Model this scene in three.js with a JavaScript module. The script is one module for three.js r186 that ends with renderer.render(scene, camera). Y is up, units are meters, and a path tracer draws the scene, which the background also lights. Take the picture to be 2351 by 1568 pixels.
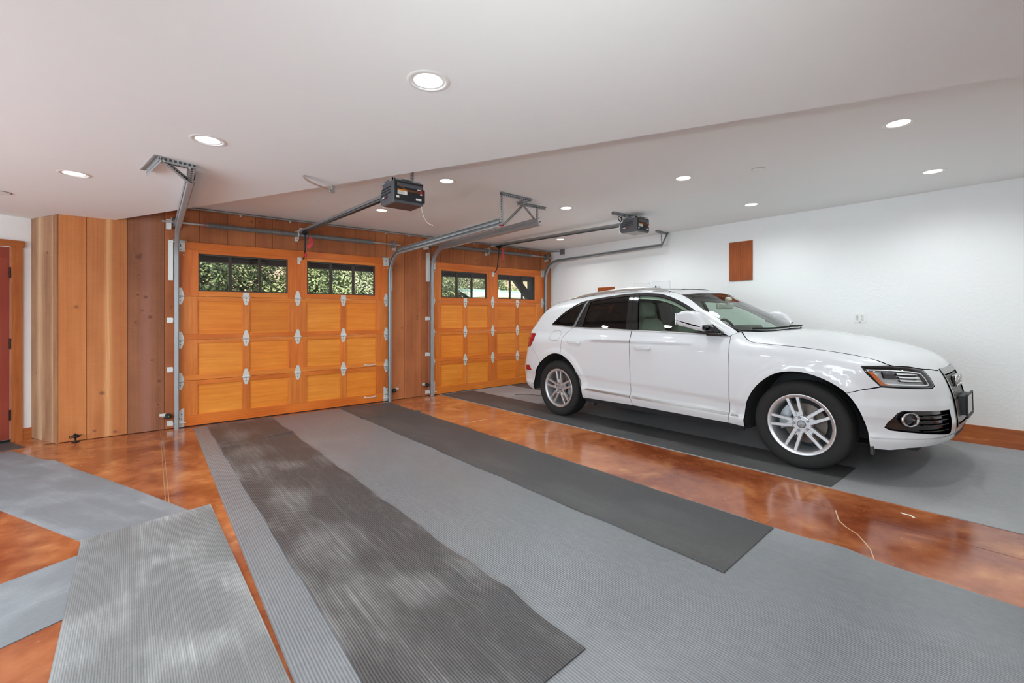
import * as THREE from 'three';
import { RoundedBoxGeometry } from 'three/addons/geometries/RoundedBoxGeometry.js';
import { mergeGeometries, toCreasedNormals } from 'three/addons/utils/BufferGeometryUtils.js';
import { RectAreaLightUniformsLib } from 'three/addons/lights/RectAreaLightUniformsLib.js';

// ---------- camera, sky, sun, exposure ----------
const scene = new THREE.Scene();
const renderer = new THREE.WebGLRenderer({ antialias: true });
renderer.toneMapping = THREE.LinearToneMapping;
renderer.toneMappingExposure = 1.15;
renderer.shadowMap.enabled = true;
RectAreaLightUniformsLib.init();
const FOCAL = 1021.7, YAW = Math.atan2(825.5, FOCAL);                 // focal length in pixels of the 2351 x 1568 frame
const camera = new THREE.PerspectiveCamera(2 * Math.atan(784 / FOCAL) * 180 / Math.PI, 2351 / 1568, 0.05, 200);
camera.position.set(0, 1.4, 6.808);
camera.lookAt(Math.sin(YAW), 1.4, 6.808 - Math.cos(YAW));
camera.setViewOffset(2351, 1568, 0, 64, 2351, 1568);                   // shift lens: verticals stay vertical
scene.background = new THREE.Color(0.62, 0.74, 0.95);
scene.backgroundIntensity = 1.1;
const sun = new THREE.DirectionalLight(0xfff1dc, 6.5);
sun.position.set(-14, 30, 12); sun.target.position.set(4, 0, -8); scene.add(sun, sun.target);
sun.castShadow = true; sun.shadow.mapSize.set(2048, 2048);
Object.assign(sun.shadow.camera, { left: -40, right: 40, top: 40, bottom: -40, near: 1, far: 120 });
const LAMP = 3.0, FLASH = 9, DAY = 6.6;                                 // candela of one ceiling light and of the flash at the camera; brightness of the windows behind the camera
// ---------- helpers ----------
function rng(seed) { let a = seed >>> 0; return () => { a = (a + 0x6D2B79F5) >>> 0; let t = Math.imul(a ^ (a >>> 15), 1 | a); t = (t + Math.imul(t ^ (t >>> 7), 61 | t)) ^ t; return ((t ^ (t >>> 14)) >>> 0) / 4294967296; }; }
const rand = rng(20240611);
const hash2 = (x, y, s) => { let h = Math.imul(x | 0, 374761393) ^ Math.imul(y | 0, 668265263) ^ Math.imul(s | 0, 2147483647 - 61); h = Math.imul(h ^ (h >>> 13), 1274126177); return ((h ^ (h >>> 16)) >>> 0) / 4294967296; };
function vn(x, y, s = 1, px = 1e9, py = 1e9) {
  const xi = Math.floor(x), yi = Math.floor(y), fx = x - xi, fy = y - yi, u = fx * fx * (3 - 2 * fx), v = fy * fy * (3 - 2 * fy);
  const m = (a, p) => ((a % p) + p) % p, x0 = m(xi, px), x1 = m(xi + 1, px), y0 = m(yi, py), y1 = m(yi + 1, py);
  const a = hash2(x0, y0, s), b = hash2(x1, y0, s), c = hash2(x0, y1, s), d = hash2(x1, y1, s);
  return a + (b - a) * u + (c - a) * v + (a - b - c + d) * u * v;
}
function fbm(x, y, s, oct = 4, px = 1e9, py = 1e9) { let v = 0, a = 0.5, n = 0; for (let i = 0; i < oct; i++) { v += a * vn(x, y, s + i * 17, px, py); n += a; x *= 2; y *= 2; px *= 2; py *= 2; a *= 0.5; } return v / n; }
const mix = (a, b, t) => a + (b - a) * t, mix3 = (a, b, t) => [mix(a[0], b[0], t), mix(a[1], b[1], t), mix(a[2], b[2], t)], cl01 = (t) => Math.min(1, Math.max(0, t));
function tex(w, h, fn, srgb = true) {
  const d = new Uint8Array(w * h * 4);
  for (let j = 0; j < h; j++) for (let i = 0; i < w; i++) {
    const c = fn((i + 0.5) / w, (j + 0.5) / h), k = (j * w + i) * 4;
    if (typeof c === 'number') d[k] = d[k + 1] = d[k + 2] = Math.min(255, Math.max(0, c * 255));
    else for (let q = 0; q < 3; q++) d[k + q] = Math.min(255, Math.max(0, c[q]));
    d[k + 3] = 255;
  }
  const t = new THREE.DataTexture(d, w, h); t.wrapS = t.wrapT = THREE.RepeatWrapping; t.magFilter = THREE.LinearFilter; t.minFilter = THREE.LinearMipmapLinearFilter; t.generateMipmaps = true;
  if (srgb) t.colorSpace = THREE.SRGBColorSpace; t.needsUpdate = true; return t;
}
function rep(t, x, y) { const c = t.clone(); c.repeat.set(x, y); c.needsUpdate = true; return c; }
const std = (o) => new THREE.MeshStandardMaterial(o), phy = (o) => new THREE.MeshPhysicalMaterial(o);
const counts = {};
function numbered(name) { const n = counts[name] = (counts[name] ?? -1) + 1; return n ? name + '_' + String(n).padStart(3, '0') : name; }
function tag(o, label, category, group, kind) { if (label) o.userData.label = label; if (category) o.userData.category = category; if (group) o.userData.group = group; if (kind) o.userData.kind = kind; return o; }
function thing(name, label, category, pos = [0, 0, 0], turn = 0, group) { const o = new THREE.Group(); o.name = numbered(name); o.position.set(...pos); o.rotation.y = turn; scene.add(o); return tag(o, label, category, group); }
function part(name, geo, material, parent) { const m = new THREE.Mesh(Array.isArray(geo) ? merge(geo) : geo, material); m.name = name; m.castShadow = m.receiveShadow = true; parent.add(m); return m; }
function solo(name, geo, material, label, category, group) { const m = part(numbered(name), geo, material, scene); return tag(m, label, category, group); }
function structure(name) { const g = new THREE.Group(); g.name = name; g.userData.kind = 'structure'; scene.add(g); return g; }
function plain(g) { const q = g.index ? g.toNonIndexed() : g; for (const k of Object.keys(q.attributes)) if (!['position', 'normal', 'uv'].includes(k)) q.deleteAttribute(k); if (!q.attributes.uv) q.setAttribute('uv', new THREE.Float32BufferAttribute(new Float32Array(q.attributes.position.count * 2), 2)); q.clearGroups(); return q; }
function merge(list) { return mergeGeometries(list.map(plain)); }
const at = (g, x, y, z, rx = 0, ry = 0, rz = 0) => { if (rx) g.rotateX(rx); if (ry) g.rotateY(ry); if (rz) g.rotateZ(rz); return g.translate(x, y, z); };
const box = (w, h, d, x = 0, y = 0, z = 0) => new THREE.BoxGeometry(w, h, d).translate(x, y, z);
const rbox = (w, h, d, r = 0.004, x = 0, y = 0, z = 0, seg = 1) => new RoundedBoxGeometry(w, h, d, seg, Math.min(r, w / 2.01, h / 2.01, d / 2.01)).translate(x, y, z);
const bb = (x0, x1, y0, y1, z0, z1, r = 0) => r ? rbox(x1 - x0, y1 - y0, z1 - z0, r, (x0 + x1) / 2, (y0 + y1) / 2, (z0 + z1) / 2) : box(x1 - x0, y1 - y0, z1 - z0, (x0 + x1) / 2, (y0 + y1) / 2, (z0 + z1) / 2);
const cyl = (r, h, x = 0, y = 0, z = 0, axis = 'y', n = 20, r2 = r) => { const g = new THREE.CylinderGeometry(r2, r, h, n); if (axis === 'x') g.rotateZ(Math.PI / 2); if (axis === 'z') g.rotateX(Math.PI / 2); return g.translate(x, y, z); };
function rod(a, b, r, n = 10) { const A = new THREE.Vector3(...a), B = new THREE.Vector3(...b), d = B.clone().sub(A), g = new THREE.CylinderGeometry(r, r, d.length(), n); g.applyQuaternion(new THREE.Quaternion().setFromUnitVectors(new THREE.Vector3(0, 1, 0), d.normalize())); return g.translate((A.x + B.x) / 2, (A.y + B.y) / 2, (A.z + B.z) / 2); }
function tube(pts, r, seg = 40, n = 8) { return new THREE.TubeGeometry(new THREE.CatmullRomCurve3(pts.map((p) => new THREE.Vector3(...p))), seg, r, n); }
function barBetween(a, b, w, t, up = [0, 1, 0]) {   // flat bar, width w along "side", thickness t
  const A = new THREE.Vector3(...a), B = new THREE.Vector3(...b), z = B.clone().sub(A), L = z.length(); z.normalize(); const x = new THREE.Vector3(...up).cross(z).normalize(), y = z.clone().cross(x);
  const g = new THREE.BoxGeometry(w, t, L); g.applyMatrix4(new THREE.Matrix4().makeBasis(x, y, z)); return g.translate((A.x + B.x) / 2, (A.y + B.y) / 2, (A.z + B.z) / 2);
}
function extr(pts, depth, bevel = 0, holes = []) {   // outline in x, y pushed along +z
  const s = new THREE.Shape(pts.map((p) => new THREE.Vector2(p[0], p[1]))); for (const h of holes) s.holes.push(new THREE.Path(h.map((p) => new THREE.Vector2(p[0], p[1]))));
  return new THREE.ExtrudeGeometry(s, { depth, bevelEnabled: bevel > 0, bevelSize: bevel, bevelThickness: bevel, bevelSegments: 1, curveSegments: 8 });
}
function sweep(profile, path, up) {   // closed profile [[u, v]..] along straight-ish path of points; frame: side = up x dir
  const n = profile.length, pos = [], idx = [];
  path.forEach((p, i) => {
    const a = new THREE.Vector3(...path[Math.max(0, i - 1)]), b = new THREE.Vector3(...path[Math.min(path.length - 1, i + 1)]), t = b.sub(a).normalize(), U = new THREE.Vector3(...up), w = U.clone().cross(t).normalize();
    for (const [u, v] of profile) { const q = new THREE.Vector3(...p).addScaledVector(U, u).addScaledVector(w, v); pos.push(q.x, q.y, q.z); }
  });
  for (let i = 0; i < path.length - 1; i++) for (let j = 0; j < n; j++) { const a = i * n + j, b = i * n + (j + 1) % n; idx.push(a, b, a + n, b, b + n, a + n); }
  const caps = THREE.ShapeUtils.triangulateShape(profile.map((p) => new THREE.Vector2(...p)), []), L = (path.length - 1) * n;
  for (const [a, b, c] of caps) { idx.push(a, c, b); idx.push(L + a, L + b, L + c); }
  let g = new THREE.BufferGeometry(); g.setAttribute('position', new THREE.Float32BufferAttribute(pos, 3)); g.setIndex(idx); g = g.toNonIndexed(); g.computeVertexNormals(); return g;
}
function uvWorld(g, fn) {   // uv from position and face direction
  g = g.index ? g.toNonIndexed() : g; const p = g.attributes.position, n = g.attributes.normal, u = new Float32Array(p.count * 2);
  for (let i = 0; i < p.count; i++) { const r = fn(p.getX(i), p.getY(i), p.getZ(i), Math.abs(n.getX(i)), Math.abs(n.getY(i)), Math.abs(n.getZ(i))); u[2 * i] = r[0]; u[2 * i + 1] = r[1]; }
  g.setAttribute('uv', new THREE.BufferAttribute(u, 2)); return g;
}
const grainUp = (g, ou = 0, ov = 0, k = 1) => uvWorld(g, (x, y, z, a, b, c) => [((c >= a ? x : z) + ou) * k, ((b > 0.7 ? z : y) + ov) * k]);
const grainAcross = (g, ou = 0, ov = 0, k = 1) => uvWorld(g, (x, y, z, a, b, c) => [((b > 0.7 ? z : y) + ou) * k, ((a > 0.7 ? z : x) + ov) * k]);
const SLOPE = 0.0214, floorY = (z) => SLOPE * z;
// ---------- materials ----------
function cedar(seed, dark, light, opt = {}) {   // rough-sawn board: u across, v along
  const r = rng(seed), knots = []; for (let i = 0; i < (opt.knots ?? 5); i++) knots.push([0.12 + 0.76 * r(), r(), 0.006 + 0.017 * r() * r()]);
  const sap = opt.sap;
  return tex(144, 1100, (u, v) => {
    let q = u + 0.10 * (fbm(u * 1.5, v * 3, seed, 3) - 0.5) + 0.04 * (fbm(u * 4, v * 14, seed + 5, 2) - 0.5), dk = 0;
    for (const [a, b, s] of knots) { const dx = (u - a) * 0.3, dy = (v - b) * 2.7, d2 = (dx * dx + dy * dy * 0.35) / (s * s); q += 0.10 * Math.exp(-d2 / 6) * Math.sign(u - a + 0.001) * (1 - Math.exp(-d2)); const d = Math.hypot(dx, dy) / s; dk = Math.max(dk, Math.exp(-d * d * 1.1) * 0.95 + 0.28 * Math.exp(-5 * (d - 1.1) ** 2)); }
    const lines = vn(q * 46, v * 1.2, seed + 9) * 0.6 + vn(q * 110, v * 2.5, seed + 11) * 0.4, broad = fbm(q * 3.2, v * 0.9, seed + 3, 2), saw = (vn(u * 5, v * 620, seed + 21) - 0.5) * 0.10, blot = fbm(u * 2.4, v * 9, seed + 31, 3) - 0.5;
    let t = 0.52 * broad + 0.34 * lines + saw + 0.45 * blot + 0.05; let c = mix3(dark, light, cl01(t));
    if (sap) { const s = Math.exp(-(((u - sap[0] - 0.05 * (fbm(1.3, v * 4, seed + 40, 2) - 0.5)) / sap[1]) ** 2)) * (0.55 + 0.45 * vn(q * 60, v * 2, seed + 44)); c = mix3(c, sap[2], s * 0.8); }
    return mix3(c, [70, 42, 30], cl01(dk) * 0.55);
  });
}
const cedarMats = [
  cedar(11, [168, 92, 42], [212, 138, 80], { knots: 1 }),
  cedar(23, [162, 90, 44], [206, 134, 80], { knots: 5, sap: [0.52, 0.09, [228, 178, 126]] }),
  cedar(37, [116, 70, 46], [178, 114, 76], { knots: 12, sap: [0.5, 0.16, [158, 108, 96]] }),
  cedar(41, [142, 78, 42], [202, 124, 76], { knots: 2 }),
  cedar(53, [132, 72, 40], [190, 114, 68], { knots: 4 }),
  cedar(67, [150, 84, 46], [210, 132, 80], { knots: 2, sap: [0.3, 0.12, [182, 108, 66]] }),
  cedar(79, [118, 78, 54], [188, 142, 104], { knots: 3, sap: [0.62, 0.2, [218, 184, 146]] }),
].map((t) => std({ map: t, bumpMap: t, bumpScale: 0.0015, roughness: 0.82 }));
function fir(seed, dark, light) {   // dressed and oiled: u across, v along, one metre a tile
  return tex(384, 512, (u, v) => {
    const q = u + 0.05 * (fbm(u * 3, v * 2, seed, 3, 3, 2) - 0.5), l = vn(q * 60, v * 2, seed + 2, 60, 2), f = vn(q * 170, v * 4, seed + 4, 170, 4), b = fbm(u * 4, v * 2, seed + 6, 3, 4, 2), fl = fbm(u * 26, v * 9, seed + 8, 2, 26, 9);
    return mix3(dark, light, cl01(0.42 * l + 0.16 * f + 0.5 * b + 0.22 * fl - 0.15));
  });
}
const stileTex = fir(101, [196, 98, 28], [240, 146, 66]), railTex = fir(131, [202, 100, 24], [244, 148, 62]), panelTex = fir(151, [218, 120, 26], [250, 160, 62]);
const M = {
  stile: [0xffffff, 0xf2e4d8, 0xffeedd].map((c) => phy({ map: stileTex, color: c, roughness: 0.42, bumpMap: stileTex, bumpScale: 0.0003 })),
  rail: [0xffffff, 0xf6e6da].map((c) => phy({ map: railTex, color: c, roughness: 0.42, bumpMap: railTex, bumpScale: 0.0003 })),
  panel: [0xffffff, 0xfff2e2, 0xf4e8dc].map((c) => phy({ map: panelTex, color: c, roughness: 0.45, bumpMap: panelTex, bumpScale: 0.0002 })),
  trim: std({ map: fir(191, [150, 78, 36], [198, 118, 62]), roughness: 0.45 }),
  galv: std({ color: 0xc4c7c8, metalness: 0.45, roughness: 0.42, map: tex(128, 128, (u, v) => { const a = fbm(u * 8, v * 8, 301, 3, 8, 8); const k = 205 + 60 * (a - 0.5); return [k, k + 1, k + 2]; }) }),
  zinc: std({ color: 0xdededa, metalness: 0.3, roughness: 0.38 }),
  steel: std({ color: 0xb4b4b2, metalness: 0.5, roughness: 0.35 }),
  spring: std({ color: 0x83817e, metalness: 0.4, roughness: 0.45 }),
  drum: std({ color: 0x8d8f90, metalness: 0.7, roughness: 0.5 }),
  hole: std({ color: 0x3a3632, roughness: 0.9 }),
  black: std({ color: 0x17171a, roughness: 0.5 }),
  blackMatt: std({ color: 0x141414, roughness: 0.95 }),
  rubber: std({ color: 0x221f1d, roughness: 0.9 }),
  red: std({ color: 0xc8242c, roughness: 0.5 }),
  redTag: std({ color: 0xe0485a, roughness: 0.6 }),
  white: std({ color: 0xf2f1ee, roughness: 0.45 }),
  frameBrown: std({ color: 0x3d312c, roughness: 0.5 }),
  pane: phy({ color: 0xf4fbf8, transmission: 1, thickness: 0, roughness: 0.0, ior: 1.5 }),
};
const peel = tex(256, 256, (u, v) => fbm(u * 40, v * 40, 501, 3, 40, 40), false);
const wallTone = tex(256, 256, (u, v) => { const a = fbm(u * 3, v * 3, 511, 4, 3, 3) - 0.5; const k = 246 + 4 * a; return [k, k - 0.5, k - 2]; });
M.wall = std({ map: rep(wallTone, 0.3, 0.3), bumpMap: rep(peel, 1.2, 1.2), bumpScale: 0.0012, roughness: 0.85 });
M.ceiling = std({ map: rep(wallTone, 0.25, 0.25), bumpMap: rep(peel, 0.9, 0.9), bumpScale: 0.0005, roughness: 0.9 });
// acid-stained concrete, nine metres a tile
const stain = tex(1152, 1152, (u, v) => {
  const X = u * 9, Y = v * 9, w1 = fbm(X * 0.9, Y * 0.9, 601, 4) - 0.5, w2 = fbm(X * 0.9 + 7, Y * 0.9 + 3, 603, 4) - 0.5;
  const a = fbm(X * 1.1 + 2.2 * w1, Y * 1.1 + 2.2 * w2, 605, 5), b = fbm(X * 5 + 3 * w1, Y * 5 + 3 * w2, 607, 4), c = vn(X * 120, Y * 120, 609), d = fbm(X * 18, Y * 18, 613, 3), sp = vn(X * 60, Y * 60, 611);
  let col = mix3([128, 62, 34], [188, 116, 72], cl01(1.6 * (a - 0.5) + 0.9 * (b - 0.5) + 0.5 * (d - 0.5) + 0.56 + 0.16 * (c - 0.5)));
  col = mix3(col, [214, 152, 94], cl01((b - 0.60) * 4) * 0.5); col = mix3(col, [114, 52, 28], cl01((0.40 - a) * 5) * 0.45); if (sp > 0.93) col = mix3(col, [236, 184, 126], (sp - 0.93) * 6);
  return col;
});
const smear = tex(512, 512, (u, v) => 0.52 + 0.5 * (fbm(u * 6, v * 6, 641, 4, 6, 6) - 0.5), false);
M.concrete = phy({ map: stain, roughness: 0.34, roughnessMap: smear, bumpMap: smear, bumpScale: 0.0005, clearcoat: 0.25, clearcoatRoughness: 0.16 });
M.joint = std({ color: 0xc9a27c, roughness: 0.85 });
const ribTex = tex(32, 4, (u) => 0.5 + 0.5 * Math.cos(u * 2 * Math.PI), false);
function matRubber(seed, base, dust, amount, rough, len) {   // moulded rubber or vinyl with ribs; u and v in metres
  const t = tex(384, 768, (u, v) => {
    const s = fbm(u * 60, v * 4, seed, 3, 60, 4), p = fbm(u * 4, v * 6, seed + 3, 4, 4, 6), f = vn(u * 170, v * 260, seed + 5, 170, 260), sc = vn(u * 300, v * 10, seed + 8, 300, 10);
    const k = cl01((p - 0.47) * 3.2) * (0.35 + 0.65 * s) * 0.9 + cl01((s - 0.62) * 3) * 0.35 + (f > 0.92 ? 0.35 * cl01((p - 0.35) * 4) : 0) + (sc > 0.9 ? 0.2 : 0);
    const g = (f - 0.5) * 9 + (p - 0.5) * 10; return mix3([base[0] + g, base[1] + g, base[2] + g], dust, cl01(k * amount));
  });
  return phy({ map: rep(t, 1 / len[0], 1 / len[1]), bumpMap: rep(ribTex, 1 / len[2], 1), bumpScale: len[3] ?? 0.0022, roughness: rough, specularIntensity: 0.8 });
}
M.matGrey = matRubber(701, [123, 124, 127], [152, 153, 156], 0.35, 0.34, [2.5, 4, 0.012, 0.0017]);
M.matDark = matRubber(711, [80, 77, 77], [150, 147, 145], 0.75, 0.46, [0.75, 2.4, 0.011, 0.0032]);
M.matDark2 = matRubber(721, [78, 77, 77], [116, 115, 114], 0.35, 0.48, [0.75, 3, 0.009, 0.0030]);
M.matWorn = matRubber(731, [122, 122, 122], [180, 180, 179], 0.7, 0.5, [0.66, 1.6, 0.008, 0.0008]);
M.matWorn2 = matRubber(741, [126, 129, 133], [176, 179, 183], 0.5, 0.48, [0.7, 1.9, 0.005, 0.0006]);
M.matBack = matRubber(751, [144, 144, 145], [178, 177, 176], 0.5, 0.46, [1.9, 2.6, 0.010, 0.0016]);
// ---------- the room ----------
const YS = 2.471, YC = 2.72, XR = 6.561;
const RET = [-1.065, -0.514], WD = [-0.887, 0.462], WN = [0.462, 0.887];          // end of the timber return; direction and inward normal of the slanting wall
const QA = [RET[0] + WD[0] * 4.5, RET[1] + WD[1] * 4.5], QB = [QA[0] + WN[0] * 6, QA[1] + WN[1] * 6], ZB = 9.6;
const SOFF = (z) => -0.329 + 0.503 * z;
const plan = [[XR, 0], [-0.798, 0], RET, QA, QB, [QB[0], ZB], [XR, ZB]];
function slab(poly, y0, y1) { const s = new THREE.Shape(poly.map((p) => new THREE.Vector2(p[0], -p[1]))), g = new THREE.ExtrudeGeometry(s, { depth: y1 - y0, bevelEnabled: false }); g.rotateX(-Math.PI / 2); return g.translate(0, y0, 0); }
function clipRect(poly, x0, x1, z0, z1) {
  const cut = (P, k, v, s) => { const o = []; P.forEach((a, i) => { const b = P[(i + 1) % P.length], da = s * (a[k] - v), db = s * (b[k] - v); if (da <= 0) o.push(a); if (da * db < 0) { const t = da / (da - db); o.push([a[0] + (b[0] - a[0]) * t, a[1] + (b[1] - a[1]) * t]); } }); return o; };
  return cut(cut(cut(cut(poly, 0, x1, 1), 0, x0, -1), 1, z1, 1), 1, z0, -1);
}
function tilt(g) { const p = g.attributes.position; for (let i = 0; i < p.count; i++) p.setY(i, p.getY(i) + SLOPE * p.getZ(i)); return g; }
{ // floor: stained concrete cast in slabs, pale saw cuts between them
  const f = structure('floor'); f.userData.label = 'glossy rust-orange stained concrete floor with pale saw-cut joints';
  const room = [[XR + 0.1, -0.05], [-0.75, -0.05], [RET[0] + 0.05, RET[1] - 0.1], [QA[0] - 0.1, QA[1] - 0.1], [QB[0] - 0.1, QB[1]], [QB[0] - 0.1, ZB + 0.1], [XR + 0.1, ZB + 0.1]];
  const base = tilt(slab(room, -0.16, -0.0035)); part('joint_filler', base, M.joint, f);
  const g = 0.0028, xs = [[-9, 0.072], [0.072, 0.092], [0.092, 3.46], [3.46, 9]], zs = [[-2, 0.0], [0.0, 3.79], [3.79, 12]];
  for (const [i, [x0, x1]] of xs.entries()) for (const [j, [z0, z1]] of zs.entries()) {
    if (j === 0 && i > 0) continue;
    const p = clipRect(room, x0 + g, x1 - g, z0 + (j ? g : 0), z1 - g); if (p.length < 3) continue;
    const q = uvWorld(tilt(slab(p, -0.06, 0)), (x, y, z) => [x / 9 + 0.13, z / 9 + 0.37]); part('slab', q, M.concrete, f);
  }
  const ribbon = (pts, w) => { const pos = [], idx = []; pts.forEach(([x, z], i) => { const a = pts[Math.max(0, i - 1)], b = pts[Math.min(pts.length - 1, i + 1)], dx = b[0] - a[0], dz = b[1] - a[1], l = Math.hypot(dx, dz), h = w * (0.6 + 0.8 * hash2(i, 7, 3)) / 2; for (const q of [-1, 1]) pos.push(x - q * dz / l * h, floorY(z) + 0.0006, z + q * dx / l * h); if (i) { const k = 2 * i; idx.push(k - 2, k - 1, k, k - 1, k + 1, k); } }); const q = new THREE.BufferGeometry(); q.setAttribute('position', new THREE.Float32BufferAttribute(pos, 3)); q.setIndex(idx); q.computeVertexNormals(); return q; };
  part('crack', ribbon([[3.446, 5.881], [3.285, 5.942], [3.215, 5.995], [3.159, 6.063], [3.074, 6.117], [3.001, 6.159], [2.885, 6.2]], 0.006), M.joint, f); part('paint_smear', ribbon([[3.708, 6.159], [3.70, 6.18], [3.705, 6.2], [3.69, 6.22], [3.672, 6.227]], 0.014), std({ color: 0xe8e0d4, roughness: 0.7 }), f); part('scratch', ribbon([[2.983, 2.162], [3.1, 2.166], [3.2, 2.163], [3.35, 2.168]], 0.010), std({ color: 0xd9b38c, roughness: 0.7 }), f);
  const strip = uvWorld(tilt(slab(clipRect(room, -0.9, 9, -0.06, 0.0), -0.06, 0)), (x, y, z) => [x / 9 + 0.13, z / 9 + 0.37]); part('slab', strip, M.concrete, f);
}
{ // ceilings: the low one on the left ends in a slanting drop
  const c = structure('ceiling'); c.userData.label = 'flat white painted ceiling above the parked car';
  part('ceiling_board', uvWorld(slab([[SOFF(0), 0], [XR, 0], [XR, ZB], [SOFF(ZB), ZB]], YC, 3.0), (x, y, z) => [x, z]), M.ceiling, c);
  const s = structure('ceiling_low'); s.userData.label = 'lower white ceiling ending in a slanting edge';
  part('ceiling_board', uvWorld(slab([[SOFF(0), 0], [-0.798, 0], RET, QA, QB, [QB[0], ZB], [SOFF(ZB), ZB]], YS, 3.0), (x, y, z, a, b) => b > 0.5 ? [x, z] : [x + z, y]), M.ceiling, s);
}
const wallBox = (name, a, b, out, h = 3.0, y0 = -0.2) => {   // straight wall from a to b (plan), thickness outwards
  const w = structure(name), L = Math.hypot(b[0] - a[0], b[1] - a[1]), g = uvWorld(box(L, h - y0, 0.15, L / 2, (h + y0) / 2, -0.075), (x, y, z, p, q, r) => [x + z, y]);
  const m = part('wall_board', g, M.wall, w); w.position.set(a[0], 0, a[1]); w.rotation.y = Math.atan2(-(b[1] - a[1]), b[0] - a[0]); return [w, L];
};
{ // right-hand wall (white) with its timber baseboard
  const [w] = wallBox('wall_right', [XR, -0.2], [XR, ZB + 0.15]); w.userData.label = 'long white painted wall behind the car';
  const b = structure('baseboard_right'); b.userData.label = 'dark orange timber baseboard along the white wall';
  part('board', uvWorld(at(tilt(bb(-0.009, 0.009, 0, 0.125, 0.01, ZB, 0)), XR - 0.0095, 0, 0), (x, y, z) => [y, z]), M.trim, b);
}
wallBox('wall_front', [XR + 0.15, ZB], [QB[0] - 0.15, ZB])[0].userData.label = 'white wall behind the camera';
wallBox('wall_side', [QB[0], ZB], QB)[0].userData.label = 'white side wall behind the camera';
{ // wall left of the camera with two wide windows; their daylight reaches the room from the left
  const w = structure('wall_angled'); w.userData.label = 'white wall left of the camera'; w.position.set(QB[0], 0, QB[1]); w.rotation.y = Math.atan2(-(QA[1] - QB[1]), QA[0] - QB[0]);
  const WX = [[0.45, 2.85], [3.15, 5.55]], y0 = 0.75, y1 = 2.25, uvw = (g) => uvWorld(g, (x, y) => [x, y]);
  part('wall_board', uvw(merge([bb(0, 6, -0.2, y0, -0.15, 0), bb(0, 6, y1, 3.0, -0.15, 0), bb(0, WX[0][0], y0, y1, -0.15, 0), bb(WX[0][1], WX[1][0], y0, y1, -0.15, 0), bb(WX[1][1], 6, y0, y1, -0.15, 0)])), M.wall, w);
  WX.forEach(([a, b], i) => {
    const n = structure('window_' + (i + 1)); n.position.copy(w.position); n.rotation.copy(w.rotation); n.userData.label = 'wide daylit window left of the camera';
    part('window_frame', [bb(a, b, y0, y0 + 0.05, -0.10, 0.01), bb(a, b, y1 - 0.05, y1, -0.10, 0.01), bb(a, a + 0.05, y0, y1, -0.10, 0.01), bb(b - 0.05, b, y0, y1, -0.10, 0.01), bb((a + b) / 2 - 0.02, (a + b) / 2 + 0.02, y0, y1, -0.10, 0.01)], M.white, n);
    for (const s of [0, 1]) part('pane', new THREE.PlaneGeometry((b - a) / 2 - 0.07, y1 - y0 - 0.1).translate((a + b) / 2 + (s - 0.5) * ((b - a) / 2 - 0.015), (y0 + y1) / 2, -0.06), std({ color: 0xffffff, emissive: 0xdceeff, emissiveIntensity: 2.2, roughness: 0.6 }), n);
    const l = new THREE.RectAreaLight(0xdaf2ff, DAY, b - a - 0.1, y1 - y0 - 0.1); l.name = 'daylight'; l.position.set((a + b) / 2, (y0 + y1) / 2, -0.05); l.rotation.y = Math.PI; n.add(l);
  });
}
{ // slanting white wall on the left with the red door
  const [w, L] = wallBox('wall_left', QA, [RET[0] - WD[0] * 0.02, RET[1] - WD[1] * 0.02]); w.userData.label = 'narrow white wall beside the red door';
  const on = (o) => { o.position.set(RET[0], 0, RET[1]); o.rotation.y = Math.atan2(-WD[1], WD[0]) + Math.PI; return o; };   // local x = distance from the return, negative along the wall; z into the room
  const s = -1, fl = floorY(-0.45);
  const bs = on(structure('baseboard_left')); part('board', grainAcross(bb(s * 0.075, 0, fl - 0.03, 0.12, 0, 0.018, 0.002)), M.trim, bs);
  const d = on(structure('door_1')); d.userData.label = 'red painted door with dark hinges in an orange timber frame';
  const redDoor = std({ map: tex(128, 512, (u, v) => mix3([138, 54, 40], [168, 78, 60], cl01(fbm(u * 3, v * 6, 811, 4) * 0.8 + 0.2 * vn(u * 60, v * 6, 815)))), roughness: 0.36 });
  part('casing', grainUp(bb(-0.165, -0.075, fl - 0.02, 2.135, 0, 0.022, 0.002)), M.trim, d);
  part('casing', grainUp(bb(-1.165, -1.075, fl - 0.02, 2.135, 0, 0.022, 0.002)), M.trim, d);
  part('head_casing', grainAcross(bb(-1.185, -0.06, 2.135, 2.205, 0, 0.028, 0.002)), M.trim, d);
  part('leaf', uvWorld(bb(-1.07, -0.172, fl + 0.035, 2.125, -0.03, 0.006, 0.002), (x, y) => [x, y / 2]), redDoor, d);
  part('threshold', bb(-1.075, -0.165, fl - 0.005, fl + 0.032, -0.02, 0.012, 0.002), M.black, d);
  for (const y of [1.85, 1.07, 0.29]) part('hinge', merge([bb(-0.178, -0.162, y - 0.055, y + 0.055, 0.004, 0.010), cyl(0.007, 0.115, -0.170, y, 0.016)]), std({ color: 0x2c2a2c, metalness: 0.6, roughness: 0.4 }), d);
  part('handle', merge([cyl(0.012, 0.06, -1.0, 0.98, 0.03, 'z'), at(new THREE.SphereGeometry(0.03, 16, 10), -1.0, 0.98, 0.065)]), M.black, d);
}
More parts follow.
